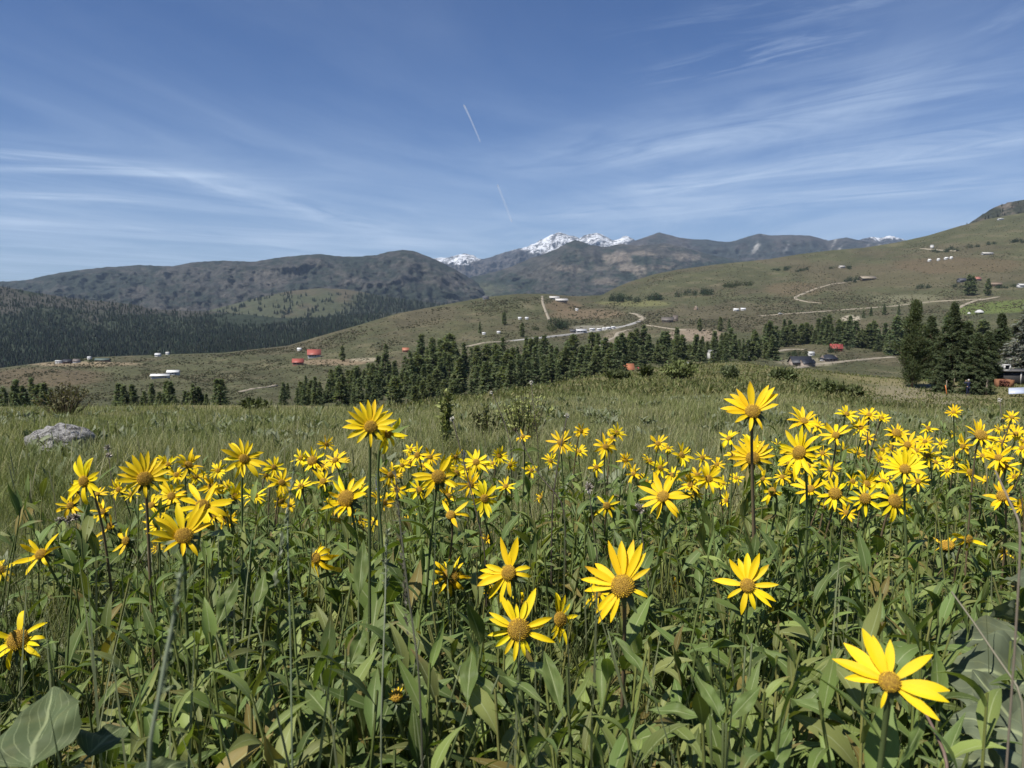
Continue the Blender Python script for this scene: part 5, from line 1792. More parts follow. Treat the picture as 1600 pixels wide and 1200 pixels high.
# (px, py, diameter px, turn right, turn up, label, options)
FL = [
    (1390, 1066, 186, .02, .35, 'nearest and largest sunflower, low at the lower right with wide gaps between petals', dict(petals=HERO['a'], disc=.115, cup=.02, leaves=7)),
    (810, 984, 118, .10, .10, 'large sunflower low in the centre with two long petals up in a V', dict(sz=1.2, petals=HERO['b'], disc=.16, cup=.1)),
    (973, 916, 124, -.12, .28, 'large sunflower right of centre with tall petals and golden disc', dict(sz=1.25, petals=HERO['c'], disc=.155, cup=.15)),
    (936, 926, 70, -.9, .45, 'sunflower partly hidden behind the left of the tall petalled one', dict(ragged=.4)),
    (1168, 915, 100, .0, .25, 'sunflower with spread uneven petals standing alone over dark leaves', dict(sz=1.12, petals=HERO['d'], disc=.13, cup=.05)),
    (795, 895, 88, -.5, .15, 'sunflower with a curled back petal on its right, above the V petalled one', dict(sz=1.3, petals=HERO['e'], disc=.14)),
    (815, 942, 56, .2, -.9, 'dark backed sunflower drooping between two larger central blooms', dict(droop=.6, ragged=.5)),
    (875, 968, 76, .75, .1, 'narrow sidelong sunflower just right of the V petalled one', dict(sz=1.2, petals=HERO['f'], disc=.17)),
    (1052, 915, 36, 1.1, -.3, 'small sunflower turned away between two large right hand blooms', dict(ragged=.3)),
    (704, 900, 64, -.35, -.35, 'nodding sunflower with dark disc below the fringed central bloom', dict(droop=.3, ragged=.4, disc=.19)),
    (494, 872, 76, -.5, -.25, 'withered sunflower with hanging petals left of centre', dict(droop=.9, ragged=.8)),
    (287, 838, 104, .05, .55, 'large upward facing sunflower at left with long upright petals', dict(sz=1.15, petals=HERO['h'], disc=.15, cup=.55)),
    (316, 790, 88, .2, .5, 'sunflower directly above and behind the large upward one at left', dict(cup=.45)),
    (367, 776, 52, .6, .75, 'half closed sunflower right of the big pair at left', dict(cup=.7, ragged=.3)),
    (226, 748, 90, -.05, .25, 'broad facing sunflower at upper left with brown disc', dict(petals=HERO['g'], disc=.16)),
    (131, 752, 74, -.55, .1, 'sunflower tilted to the left at far upper left', dict(cup=.1, droop=.1)),
    (185, 765, 36, -.7, .0, 'small bloom tucked at the left of the broad brown disc one', dict(ragged=.4)),
    (294, 727, 56, .25, 1.0, 'sunflower seen edge on with an upright curled petal, upper left', dict(cup=.5, ragged=.5)),
    (262, 726, 40, -.2, .7, 'small edge on sunflower between two larger at upper left', dict(cup=.5)),
    (381, 717, 66, .45, .2, 'bright sunflower leaning right with a bare stem, upper left', dict(cup=.1)),
    (428, 730, 36, .1, .4, 'small round sunflower above the tidy star shaped one', {}),
    (440, 754, 46, .05, .15, 'tidy star shaped sunflower left of centre', dict(np_=16, cup=.08)),
    (341, 735, 32, -.3, .4, 'small sunflower between the leaning bright one and the edge on one', {}),
    (440, 783, 38, -.1, -.6, 'sunflower hanging just below the tidy star shaped one', dict(droop=.7, ragged=.4)),
    (64, 866, 76, -.6, .6, 'sunflower in profile with upswept petals near the left edge', dict(cup=.35, ragged=.4, np_=11)),
    (172, 822, 50, -.8, .3, 'ragged sunflower with few petals below the tilted left bloom', dict(ragged=.9, np_=9)),
    (197, 845, 54, -.6, .0, 'ragged drooping sunflower left of the large upward one', dict(ragged=.9, droop=.5, np_=9)),
    (246, 856, 30, -.4, .0, 'small limp bloom under the large upward one', dict(ragged=.7, droop=.5)),
    (2, 890, 52, -.3, .2, 'sunflower cut by the left edge, upper one of two', dict(ragged=.4, droop=.3)),
    (28, 1000, 96, -.25, .15, 'sunflower cut by the left edge with curled petals, lower one of two', dict(droop=.35, ragged=.5, disc=.17)),
    (92, 965, 46, -1.3, .1, 'sunflower seen from behind in profile at lower left', dict(ragged=.5, np_=9)),
    (217, 931, 14, .0, .4, 'tiny orange opening bud low at left', dict(bud=True, np_=6, D0=.025)),
    (488, 720, 46, -.4, .1, 'brown centred sunflower left of the tallest left bloom', dict(ragged=.4, disc=.17)),
    (510, 694, 30, .2, .5, 'small high sunflower left of the tallest left bloom', {}),
    (524, 719, 42, .1, .5, 'flat lying sunflower right of the brown centred one', dict(cup=.1)),
    (541, 779, 80, -.1, .25, 'golden sunflower with dark disc left of the central stems', dict(disc=.17, np_=13, ragged=.2)),
    (579, 667, 92, .05, .35, 'tallest sunflower left of centre, above the meadow on a bare stem', dict(petals=HERO['g'], disc=.14)),
    (606, 678, 60, .6, -.2, 'bloom tucked behind the right of the tallest left one', dict(d=1.16, ragged=.2)),
    (652, 711, 42, -.4, .3, 'small twisted sunflower with tall petals, centre left', dict(ragged=.5)),
    (672, 714, 34, .4, .4, 'small sunflower touching the twisted one on its right', dict(ragged=.3)),
    (685, 745, 74, -.05, .2, 'full round sunflower near the centre with many petals', dict(np_=19, disc=.15)),
    (713, 739, 42, .6, .2, 'sunflower half behind the full round central one', {}),
    (712, 714, 32, .2, .4, 'small sunflower beside a thin dark seed stalk', dict(ragged=.4)),
    (744, 722, 46, .1, .3, 'crowded double sunflower right of the thin seed stalk', dict(np_=18)),
    (780, 712, 32, .5, .4, 'small upright sunflower right of the double one', dict(cup=.5)),
    (797, 726, 26, .3, -.2, 'small drooping sunflower right of the small upright one', dict(droop=.5, ragged=.4)),
    (817, 682, 28, -.2, .4, 'small sunflower below the dark seed stalk knot at centre', dict(ragged=.4)),
    (876, 691, 46, .0, .2, 'starry sunflower beside the white tipped stalk', dict(np_=12)),
    (908, 673, 28, .2, .1, 'small high sunflower right of the white tipped stalk', dict(ragged=.4)),
    (946, 698, 42, .2, .4, 'pale rayed sunflower of a stacked pair, lower one', {}),
    (964, 676, 32, .3, .6, 'pale rayed sunflower of a stacked pair, upper one', {}),
    (932, 730, 32, -.2, -.4, 'sunflower with petals hanging on one side, right of centre', dict(droop=.5, ragged=.6)),
    (978, 719, 28, .4, .1, 'small sunflower turned right under the stacked pair', dict(ragged=.4)),
    (1028, 693, 36, .0, .2, 'neat starry sunflower left of the tall upper right bloom', dict(np_=14)),
    (1032, 731, 34, .1, .0, 'small dark centred sunflower under the neat starry one', {}),
    (757, 779, 56, .05, .15, 'clean rayed sunflower right of centre with slender petals', dict(np_=15, cup=.05)),
    (704, 805, 64, -.6, .2, 'sidelong sunflower with swept petals below the full round one', dict(ragged=.4, np_=10)),
    (948, 790, 48, .0, .25, 'sparse sunflower with few slender petals right of centre', dict(np_=9)),
    (1036, 776, 84, -.25, .35, 'wide sunflower with long low petals, right of centre', dict(np_=13, cup=.1)),
    (845, 777, 30, -.9, .5, 'small sidelong sunflower between the clean and sparse ones', dict(ragged=.5)),
    (600, 785, 38, .2, .0, 'small sunflower at the right of the golden dark disc one', dict(ragged=.4)),
    (610, 742, 44, .0, .0, 'shaded sunflower behind a blurred grass stalk', dict(ragged=.3)),
    (628, 727, 28, .2, .3, 'small bloom behind the blurred grass stalk', {}),
    (760, 842, 26, -.8, .2, 'tiny sidelong bloom low in the centre leaves', dict(ragged=.7)),
    (583, 817, 30, -.2, .4, 'small flattened bloom under the golden dark disc one', dict(ragged=.5)),
    (680, 794, 20, -.3, .0, 'tiny brownish bloom left of the swept petalled one', dict(ragged=.5)),
    (895, 773, 16, .2, .2, 'tiny dim bloom in the grass right of centre', dict(ragged=.5)),
    (904, 814, 12, .0, .6, 'tiny yellow bud low in the leaves right of centre', dict(bud=True, np_=6, D0=.025)),
    (1176, 643, 88, .05, .6, 'tallest sunflower on the right with upright wild petals', dict(sz=1.15, petals=HERO['h'], disc=.15, cup=.45)),
    (1176, 716, 78, .0, .1, 'big brown disc sunflower under the tallest right one', dict(petals=HERO['g'], disc=.17, cup=.0)),
    (1249, 707, 74, .0, .3, 'dense upright rayed sunflower right of the big brown disc one', dict(np_=19, disc=.15)),
    (1256, 658, 52, -.1, .6, 'flat topped sunflower right of the tallest right one', dict(cup=.35)),
    (1276, 666, 34, .3, .6, 'small bloom at the right of the flat topped one', {}),
    (1306, 680, 48, .0, .2, 'separate starry sunflower with slim petals and bare stem, upper right', dict(np_=11, cup=.05)),
    (1323, 647, 34, .0, .9, 'high sunflower seen from the side, first of the upper right row', dict(cup=.2)),
    (1358, 648, 32, .0, .9, 'high sunflower of the close upper pair, left one', dict(cup=.2)),
    (1378, 653, 26, .3, .9, 'high sunflower of the close upper pair, right one', dict(cup=.2)),
    (1345, 668, 34, .0, .5, 'small pale rayed sunflower below the close upper pair', dict(np_=15)),
    (1401, 677, 38, .4, .7, 'sunflower tilted up with a big brown disc, upper right', dict(disc=.2)),
    (1450, 669, 30, .0, .8, 'small cup shaped sunflower left of the lone tall bud stalk', dict(cup=.4)),
    (1490, 644, 27, .0, .9, 'lone tall small sunflower standing above the right hand crowd', dict(cup=.3)),
    (1532, 680, 50, .0, .55, 'golden disc sunflower at upper right facing up', dict(np_=17, disc=.18)),
    (1581, 652, 27, .0, .7, 'topmost small sunflower near the right edge', {}),
    (1587, 678, 32, -.1, .6, 'small sunflower near the right edge under the topmost one', {}),
    (1139, 685, 34, -.3, .4, 'small sunflower left of the tallest right stem', {}),
    (1173, 695, 38, .0, .6, 'sunflower wedged between the tallest and the brown disc one', {}),
    (1107, 748, 50, .0, .2, 'rounded many petalled sunflower left of the brown disc one', dict(np_=18)),
    (1065, 711, 42, .1, .3, 'sunflower of the left trio under the neat starry one, upper one', {}),
    (1097, 715, 32, .2, .4, 'sunflower of the left trio, right one', {}),
    (1079, 757, 42, .0, .5, 'spiky sunflower beside the wide low petalled one', dict(ragged=.3, cup=.5)),
    (1298, 733, 38, .1, .3, 'small sunflower above the row of brown disc stars', {}),
    (1266, 764, 56, -.2, .45, 'sunflower with long loose petals, left of the brown disc stars', dict(np_=9, cup=.3)),
    (1305, 771, 54, .0, .1, 'brown disc star with crooked petals, left of three', dict(disc=.18, ragged=.3)),
    (1354, 756, 50, .0, .5, 'upright rayed sunflower above the middle brown disc star', dict(cup=.3)),
    (1352, 779, 52, .0, .0, 'brown disc star, middle of three', dict(disc=.17, np_=13, cup=.0)),
    (1398, 783, 70, .05, .2, 'large clean rayed star at the right of the brown disc trio', dict(np_=15, disc=.16, cup=.05)),
    (1414, 733, 74, .05, .45, 'large broad sunflower over the clean rayed star', dict(petals=HERO['g'], disc=.14)),
    (1322, 801, 36, .1, .3, 'low sunflower below the brown disc trio', dict(ragged=.4)),
    (1207, 768, 58, -.9, .1, 'sunflower seen from its green back, turned left', dict(ragged=.4, np_=11)),
    (1135, 782, 30, -.4, .4, 'small sunflower low below the rounded many petalled one', dict(ragged=.4)),
    (1480, 853, 46, -.1, .8, 'ragged fading sunflower facing up in the right hand leaves', dict(disc=.22, ragged=.6, cup=.1)),
    (1512, 842, 60, .7, .0, 'torn sunflower in profile beside the ragged fading one', dict(ragged=.9, np_=8, droop=.3)),
    (1570, 864, 28, .3, .0, 'half hidden small bloom right of the torn one', dict(ragged=.5)),
    (1213, 835, 20, -.6, .4, 'tiny bloom glimpsed deep in the right hand leaves', dict(ragged=.7)),
    (1567, 775, 54, -.1, .2, 'sunflower behind the slanting brown stalk at the right edge', dict(disc=.17)),
    (1597, 792, 32, .2, .1, 'sunflower cut by the right edge below the slanting stalk', {}),
    (620, 1089, 34, .1, .75, 'nearest half open green bud with yellow tip, low in the centre', dict(bud=True, np_=9, D0=.022, disc=.30, cup=1.1)),
]
CROWD = [(1130, 755, 26), (1232, 725, 32), (1375, 716, 30), (1379, 703, 26), (1418, 695, 46), (1430, 705, 42), (1450, 712, 36), (1470, 693, 24), (1505, 697, 38), (1490, 717, 36), (1515, 738, 46), (1560, 715, 46),
         (1570, 729, 46), (1565, 690, 28), (1560, 670, 18), (1597, 700, 32), (1490, 678, 16), (1450, 782, 18), (1508, 776, 13), (1525, 800, 16), (1357, 685, 26), (1150, 747, 26), (1215, 695, 22), (1340, 708, 26),
         (1240, 738, 32), (1445, 690, 30), (1480, 735, 30), (1535, 712, 30), (1548, 700, 26), (1408, 712, 26), (1462, 722, 26), (1392, 700, 24), (1585, 745, 30), (1600, 690, 24), (1575, 668, 20), (1540, 750, 24)]
r_k = np.random.default_rng(58)
HEADS = np.array([(f_[0], f_[1], f_[2] * .62, f_[6].get('d') or f_[6].get('D0', .085) * 1200 / f_[2]) for f_ in FL if f_[2] > 20] + [(q_[0], q_[1], q_[2] * .5, .085 * 1200 / q_[2]) for q_ in CROWD if q_[2] > 22])


def clear_of_heads(B, D, L):
    """leaves that would grow right across an open bloom are left out: a bloom stands above the leaves round it"""
    B, D, L = np.asarray(B), norm(np.asarray(D)), np.asarray(L)
    ok = np.ones(len(B), bool)
    for f in (.0, .5, 1.0):
        q = B + D * (L * f)[:, None]
        x_, y_ = proj(q)
        for a_ in range(0, len(HEADS), 16):
            h_ = HEADS[a_:a_ + 16]
            hit = (np.hypot(x_[:, None] - h_[None, :, 0], y_[:, None] - h_[None, :, 1]) < h_[None, :, 2]) & (q[:, 1][:, None] < h_[None, :, 3] - .015)
            ok &= ~hit.any(1)
    return ok


tag(leafy_stems('sunflower_foliage', 3500, .62, 5.8, lambda px, d: in_leaf(px, d) * (.25 + .40 * sstep(1.0, 1.3, d) + .35 * sstep(200, 400, px)) * sstep(-.35, -.1, fbm(px / 120, d * 1.3, 3, 45)), 631, .44, LV), 'thick green lance leaved foliage under the sunflowers', 'plants', kind='stuff')
tag(leafy_stems('sunflower_foliage', 300, .50, .95, lambda px, d: .02 + .98 * sstep(260, 440, px), 632, .33, LV, Lf=.102), 'large green leaves and stems along the bottom of the view', 'plants', kind='stuff')
COMP = [(152, 772, 34), (206, 772, 36), (246, 738, 34), (276, 742, 38), (306, 745, 32), (334, 806, 46), (346, 790, 40), (270, 852, 36), (303, 812, 50), (356, 762, 30), (416, 742, 26), (452, 790, 30), (118, 768, 30),
        (470, 716, 32), (505, 728, 34), (534, 722, 30), (522, 786, 40), (560, 768, 34), (640, 722, 32), (662, 728, 28), (698, 730, 38), (730, 732, 34), (756, 728, 30), (770, 724, 24), (672, 760, 36), (620, 738, 30), (590, 778, 30),
        (642, 702, 24), (886, 700, 26), (956, 684, 26), (1010, 752, 30), (1050, 742, 34), (1090, 742, 34), (1120, 726, 28), (1044, 700, 24), (1086, 770, 36), (1145, 712, 26), (1192, 748, 36), (1222, 745, 34), (1262, 728, 38),
        (1285, 708, 34), (1318, 704, 30), (1332, 752, 34), (1380, 752, 36), (1434, 752, 38), (1290, 790, 34), (780, 920, 52), (955, 950, 48), (690, 930, 36), (510, 900, 40), (110, 790, 48), (160, 800, 44), (236, 790, 50), (268, 775, 54), (330, 760, 46), (352, 812, 44), (398, 775, 40), (245, 820, 44), (145, 850, 42), (470, 760, 42), (505, 752, 46),
        (655, 765, 44), (735, 757, 44), (620, 765, 40), (700, 775, 40), (560, 810, 40), (640, 812, 36), (790, 760, 36), (830, 735, 30), (860, 720, 28), (905, 705, 30), (990, 740, 34), (1015, 720, 30)]
for i_, (px, py, dia) in enumerate(COMP):
    o = sunflower(px, py, dia, r_k.normal(0, .5), r_k.uniform(-.1, .9), ('small sunflower pressed close among the left hand blooms' if px < 400 else 'small sunflower crowding beside the bigger central blooms' if px < 850 else 'small sunflower crowding the right of centre blooms'), 1400 + i_, D0=.066 if dia < 30 else .075, ragged=r_k.uniform(.1, .6), leaves=6)
    o['group'] = 'small left hand sunflowers' if px < 400 else 'small central sunflowers' if px < 850 else 'small right of centre sunflowers'
for i_, (px, py, dia, nx, ny, lab, opt) in enumerate(FL):
    if dia < 30 and 'D0' not in opt:
        opt = dict(opt, D0=.062)
    elif dia < 40 and 'D0' not in opt:
        opt = dict(opt, D0=.075)
    sunflower(px, py, dia, nx, ny, lab, 1000 + i_, **opt)
r_c = np.random.default_rng(55)
for i_, (px, py, dia) in enumerate(CROWD):
    lab = 'sunflower in the tight overlapping crowd at the far right of the patch'
    grp = 'overlapping sunflowers of the right hand crowd'
    if px < 1400:
        lab, grp = 'small sunflower filling a gap among the larger right hand blooms', 'small sunflowers between the larger right hand blooms'
    o = sunflower(px, py, dia, r_c.normal(0, .35), r_c.uniform(.1, .8), lab, 1200 + i_, D0=.06 if dia < 22 else (.07 if dia < 36 else .085), ragged=r_c.uniform(0, .4), leaves=5)
    o['group'] = grp


# ------------------------------------------------------------------ big grey leaved plants in the near corners
def broad_leaf(parent, base, d, nrm, L, Wd, bend, col, seed, fold=.25, wave=.10, twist=0.0, hook=0.0, heart=True, mat_=None):
    global rng
    rng = np.random.default_rng(seed)
    prof = np.array([.06, .07, .75, .98, 1.0, .90, .76, .60, .42, .24, .03]) if heart else np.array([.06, .10, .45, .75, .94, 1.0, .92, .75, .52, .26, .03])
    V_, F_, uv_ = blades(np.array(base), np.array(d, float), np.array(nrm, float), L, Wd, bend, np.interp(np.linspace(0, 1, 21), np.linspace(0, 1, 11), prof), 20, 8, fold, wave, twist, hook)
    n_ = fbm(uv_[:, 0] * 4 + seed, uv_[:, 1] * 6, 3, seed)
    nn_ = norm(np.array(nrm, float))
    V_ = V_ + nn_ * ((fbm(uv_[:, 0] * 2.2 + seed, uv_[:, 1] * 3.5, 3, seed + 3) * .55 + .16 * np.sin(uv_[:, 1] * 15 + seed) * np.abs(uv_[:, 0] - .5) * 2) * Wd * np.sin(np.pi * np.clip(uv_[:, 1], .0, 1)))[:, None]
    cc = np.array(col) * (1 + .5 * n_[:, None])
    return link('leaf', new_mesh('leaf', V_, F_, uv_, cc), mat_ or M_BROAD, parent)


def leaf_to(parent, basep, px, py, d, tip, Wpx, nrm, bend, col, seed, **kw):
    """a broad leaf whose blade runs from one picture point to another, each with its own distance"""
    a_ = P(px, py, d).reshape(3)
    b_ = P(tip[0], tip[1], tip[2]).reshape(3)
    v_ = b_ - a_
    L = np.linalg.norm(v_)
    st = a_ - basep
    tt = np.linspace(0, 1, 6)[:, None]
    lf = broad_leaf(parent, st, v_, nrm, L, Wpx * (d + tip[2]) / 2400, bend, col, seed, **kw)
    mid_ = st * .5 + np.array([0, 0, .02])
    MB().tube((1 - tt) ** 2 * np.zeros(3) + 2 * tt * (1 - tt) * mid_ + tt ** 2 * st, .0012, 6, np.tile([.07, .09, .03], (6, 1))).obj('stalk', M_STEM, lf)
    return lf


g1 = M(60, .66)
PL1 = empty('broad_leaf_plant', g1, 'plant with one huge pale veined leaf in the bottom left corner', 'plant')
leaf_to(PL1, g1, 42, 1215, .56, (78, 1062, .66), 150, (.15, -.75, .6), .15, (.080, .105, .046), 71, fold=.16, wave=.09, twist=.25)
leaf_to(PL1, g1, 130, 1190, .62, (205, 1105, .70), 70, (.1, -.6, .8), .5, (.075, .10, .04), 72)
leaf_to(PL1, g1, 200, 1230, .60, (300, 1170, .66), 60, (.0, -.6, .8), .4, (.075, .10, .04), 73)
g2 = M(1560, .95)
PL2 = empty('broad_leaf_plant', g2, 'plant of large grey felted leaves in the bottom right corner', 'plant')
GRY = (.112, .130, .086)
for q, (x0, y0, d0, x1, y1, d1, w_, nr, bd, tw, hk) in enumerate((
        (1650, 1010, .90, 1465, 966, .95, 66, (-.30, -.35, .9), .5, .3, .5), (1640, 985, .86, 1560, 935, .97, 70, (.3, -.7, .7), .4, -.3, .2),
        (1655, 1075, .78, 1432, 1018, .86, 104, (-.15, -.55, .85), .45, .25, .3), (1630, 1130, .74, 1478, 1062, .80, 84, (.25, -.85, .45), .6, -.7, .4),
        (1600, 1150, .72, 1508, 1030, .80, 70, (-.5, -.7, .5), .3, .5, .3), (1645, 1170, .70, 1470, 1100, .78, 96, (-.3, -.45, .85), .35, .3, .2),
        (1640, 1225, .64, 1455, 1150, .71, 92, (.05, -.7, .75), .5, -.25, .5), (1575, 1235, .62, 1560, 1115, .70, 84, (.4, -.8, .5), .4, .3, .3),
        (1630, 905, 1.1, 1555, 895, 1.15, 40, (0, -.4, .9), .5, .2, .3))):
    sh_ = np.array(GRY) * (.85, 1.1, .95, 1.2, .8, 1.05, 1.0, 1.15, .9)[q] * np.array([1, 1.03, .95])
    leaf_to(PL2, g2, x0, y0, d0, (x1, y1, d1), w_, nr, bd, sh_, 81 + q, wave=.14, twist=tw, hook=hk, mat_=M_FELT)

# tall single leaves of the near stems that the view shows large
g3 = M(1120, .72)
PL3 = empty('leafy_plant', g3, 'tall plant with large green lance leaves left of the nearest sunflower', 'plant')
GN = (.112, .158, .044)
for q, (x0, y0, d0, x1, y1, d1, w_, nr, bd) in enumerate((
        (1175, 1005, .74, 1290, 1070, .68, 42, (.1, -.5, .9), .5), (1165, 1010, .74, 1060, 1000, .78, 40, (0, -.4, .9), .5), (1130, 1130, .64, 1090, 1050, .68, 46, (.2, -.8, .5), .2),
        (1135, 1130, .64, 1190, 1070, .66, 44, (-.3, -.8, .5), .2), (1110, 1125, .64, 1010, 1090, .66, 40, (.2, -.5, .8), .6), (1200, 1215, .58, 1240, 1130, .62, 50, (-.3, -.8, .5), .2),
        (1230, 1090, .66, 1330, 1120, .62, 40, (0, -.4, .9), .5), (1400, 1205, .52, 1455, 1115, .55, 34, (.3, -.8, .5), .2), (950, 985, .80, 1030, 1060, .74, 36, (.2, -.5, .9), .5))):
    leaf_to(PL3, g3, x0, y0, d0, (x1, y1, d1), w_ * .60, nr, bd, GN, 90 + q, mat_=M_LEAF, heart=False, fold=.3, wave=.05)
g4 = M(560, .78)
PL4 = empty('leafy_plant', g4, 'tall plant with large green lance leaves left of the V petalled sunflower', 'plant')
for q, (x0, y0, d0, x1, y1, d1, w_, nr, bd) in enumerate((
        (545, 1045, .80, 572, 975, .84, 40, (.2, -.8, .5), .2), (730, 1105, .70, 735, 1010, .76, 52, (-.2, -.8, .6), .2), (780, 1055, .72, 850, 1082, .66, 30, (0, -.4, .9), .4), (720, 1040, .76, 800, 1095, .70, 34, (.1, -.5, .9), .5),
        (335, 985, .92, 372, 900, .96, 46, (.1, -.9, .4), .15), (400, 970, .92, 412, 890, .98, 40, (-.1, -.9, .4), .15), (560, 940, .98, 568, 840, 1.04, 40, (.1, -.9, .4), .12),
        (520, 1130, .70, 470, 1060, .76, 54, (.2, -.7, .6), .4), (500, 1040, .84, 600, 1020, .82, 40, (0, -.4, .9), .5), (330, 1100, .78, 240, 1060, .84, 40, (.1, -.4, .9), .6),
        (655, 1000, .82, 610, 930, .88, 36, (.1, -.8, .5), .3), (880, 1120, .66, 850, 1010, .72, 50, (.1, -.9, .4), .2))):
    leaf_to(PL4, g4, x0, y0, d0, (x1, y1, d1), w_ * .60, nr, bd, (.100, .138, .038), 110 + q, mat_=M_LEAF, heart=False, fold=.3, wave=.06)


# ------------------------------------------------------------------ single stalks, seed heads, shrubs
def stalk(name, pts, rad, col, label, cat, head=None, group=None):
    """pts: (px, py, d) from the ground up"""
    q = np.array([P(*p_).reshape(3) for p_ in pts])
    g_ = np.array([q[0][0], q[0][1], float(meadow_z(q[0][0], q[0][1]))])
    q = np.concatenate([g_[None], q]) if q[0][2] - g_[2] > .02 else q
    o = empty(name, g_, label, cat, group)
    t = np.linspace(0, 1, len(q))
    tt = np.linspace(0, 1, 24)
    c = np.array([np.interp(tt, t, q[:, i_]) for i_ in range(3)]).T
    for _ in range(3):
        c[1:-1] = (c[:-2] + 2 * c[1:-1] + c[2:]) / 4
    MB().tube(c - g_, np.linspace(rad, rad * .7, 24), 7, np.tile(col, (24, 1))).obj('stem', M_STEM, o)
    top = c[-1] - g_
    ax = norm(c[-1] - c[-3])
    if head:
        kind, L, wd, hc = head
        r_ = np.random.default_rng(int(pts[0][0]))
        if kind == 'spike':
            n_ = 90
            f = r_.random(n_)
            B = top - ax * L * f[:, None]
            D = ax + r_.normal(0, .45, (n_, 3))
            V_, F_, uv_ = blades(B, D, r_.normal(0, 1, (n_, 3)), wd * 1.6 * r_.uniform(.6, 1.2, n_), wd * .5, .2, np.array([.6, 1, .1]), 2, 1)
            link('seed_head', new_mesh('seed_head', V_, F_, uv_, rep(np.array(hc) * r_.uniform(.7, 1.3, (n_, 1)), 6)), M_STEM, o)
        else:
            n_ = 60
            D = norm(r_.normal(0, 1, (n_, 3)) + ax * .5)
            V_, F_, uv_ = blades(np.tile(top, (n_, 1)), D, r_.normal(0, 1, (n_, 3)), L * r_.uniform(.6, 1.2, n_), wd, .3, np.array([.5, 1, .3]), 2, 1)
            link('seed_head', new_mesh('seed_head', V_, F_, uv_, rep(np.array(hc) * r_.uniform(.7, 1.3, (n_, 1)), 6)), M_STEM, o)
    return o


GS = np.array([.17, .20, .125])
stalk('grass_stalk', [(222, 1215, .29), (246, 1100, .30), (262, 1010, .31), (270, 975, .315), (282, 895, .32)], .0010, GS, 'nearest blurred pale grass stalk with a thick seed spike, lower left', 'grass stalk', ('spike', .05, .0028, (.15, .18, .10)))
stalk('grass_stalk', [(660, 1080, .55), (645, 980, .58), (632, 880, .60), (622, 790, .62), (618, 740, .63)], .0009, np.array([.07, .07, .045]), 'blurred dark brown grass stalk crossing the centre left flowers', 'grass stalk', ('spike', .13, .0035, (.075, .07, .045)))
stalk('grass_stalk', [(456, 1200, .50), (455, 1050, .54), (452, 930, .56), (448, 800, .6), (462, 715, .64)], .0008, np.array([.12, .15, .08]), 'double height green grass stalk rising under the tidy star sunflower', 'grass stalk', ('spike', .12, .0035, (.13, .15, .085)))
stalk('grass_stalk', [(594, 1150, .66), (600, 1000, .70), (603, 900, .74), (604, 830, .76)], .0010, np.array([.16, .18, .11]), 'pale green grass stalk rising beside the blurred brown one', 'grass stalk', ('spike', .06, .0035, (.15, .17, .10)))
stalk('dry_stalk', [(1600, 830, .46), (1576, 780, .48), (1555, 735, .50)], .0008, np.array([.20, .165, .125]), 'slanting brown dry stalk at the right edge over the far blooms', 'dry stalk')
stalk('dry_stalk', [(1610, 1100, .62), (1560, 1030, .66), (1520, 970, .70), (1487, 925, .73)], .0012, np.array([.19, .175, .12]), 'grey brown dry stalk crossing the big felted leaves', 'dry stalk')
stalk('dry_stalk', [(1487, 1200, .60), (1450, 1120, .66), (1420, 1080, .70)], .0017, np.array([.16, .11, .085]), 'reddish dry stalk rising under the nearest sunflower', 'dry stalk')
for i_, (a_, b_, c_, l_) in enumerate((((760, 870, 1.6), (735, 760, 1.65), (707, 655, 1.7), 'leaning dark seed stalk with a white tuft above the full round sunflower'),
                                       ((862, 790, 1.5), (874, 710, 1.52), (886, 650, 1.55), 'upright dark seed stalk with a white tuft beside the starry sunflower'),
                                       ((1572, 690, 3.2), (1566, 655, 3.2), (1562, 625, 3.25), 'thin dark seed stalk with white tuft near the right edge'),
                                       ((885, 790, 1.7), (840, 740, 1.75), (806, 672, 1.8), 'dark seed stalk with knotted head left of the starry sunflower'),
                                       ((800, 700, 3.6), (785, 650, 3.7), (768, 614, 3.8), 'thin curved seed stalk with white tip against the dark pines'),
                                       ((841, 690, 4.0), (835, 650, 4.0), (830, 598, 4.1), 'faint seed stalk with white speck before the pine stand'))):
    stalk('seed_stalk', [a_, b_, c_], .0012 * (1 + .2 * c_[2]), np.array([.075, .06, .045]), l_, 'seed stalk', ('tuft', .0045 * c_[2] ** .7, .0016 * c_[2] ** .6, (.55, .52, .46) if i_ != 3 else (.10, .07, .05)))
for i_, (x_, y_, d_) in enumerate(((168, 700, 2.6), (170, 712, 2.5), (108, 812, 1.7), (118, 808, 1.7), (95, 815, 1.68), (999, 797, 1.35), (920, 762, 1.6))):
    stalk('seed_stalk', [(x_ + 18, y_ + 150, d_), (x_ + 8, y_ + 70, d_), (x_, y_, d_)], .0012, np.array([.15, .13, .09]), ['grey fluffy spent flower head on a dry stalk above the left bloom'] * 2 and ('dry stalk with fluffy grey spent head among the left hand leaves' if i_ < 5 else ('dry stalk with mauve grey spent head left of the wide low petalled bloom' if i_ == 5 else 'thin dry stalk with grey head left of the sparse sunflower')), 'seed stalk', ('tuft', .012, .004, (.33, .29, .25)), 'spent flower stalks' if i_ < 5 else None)


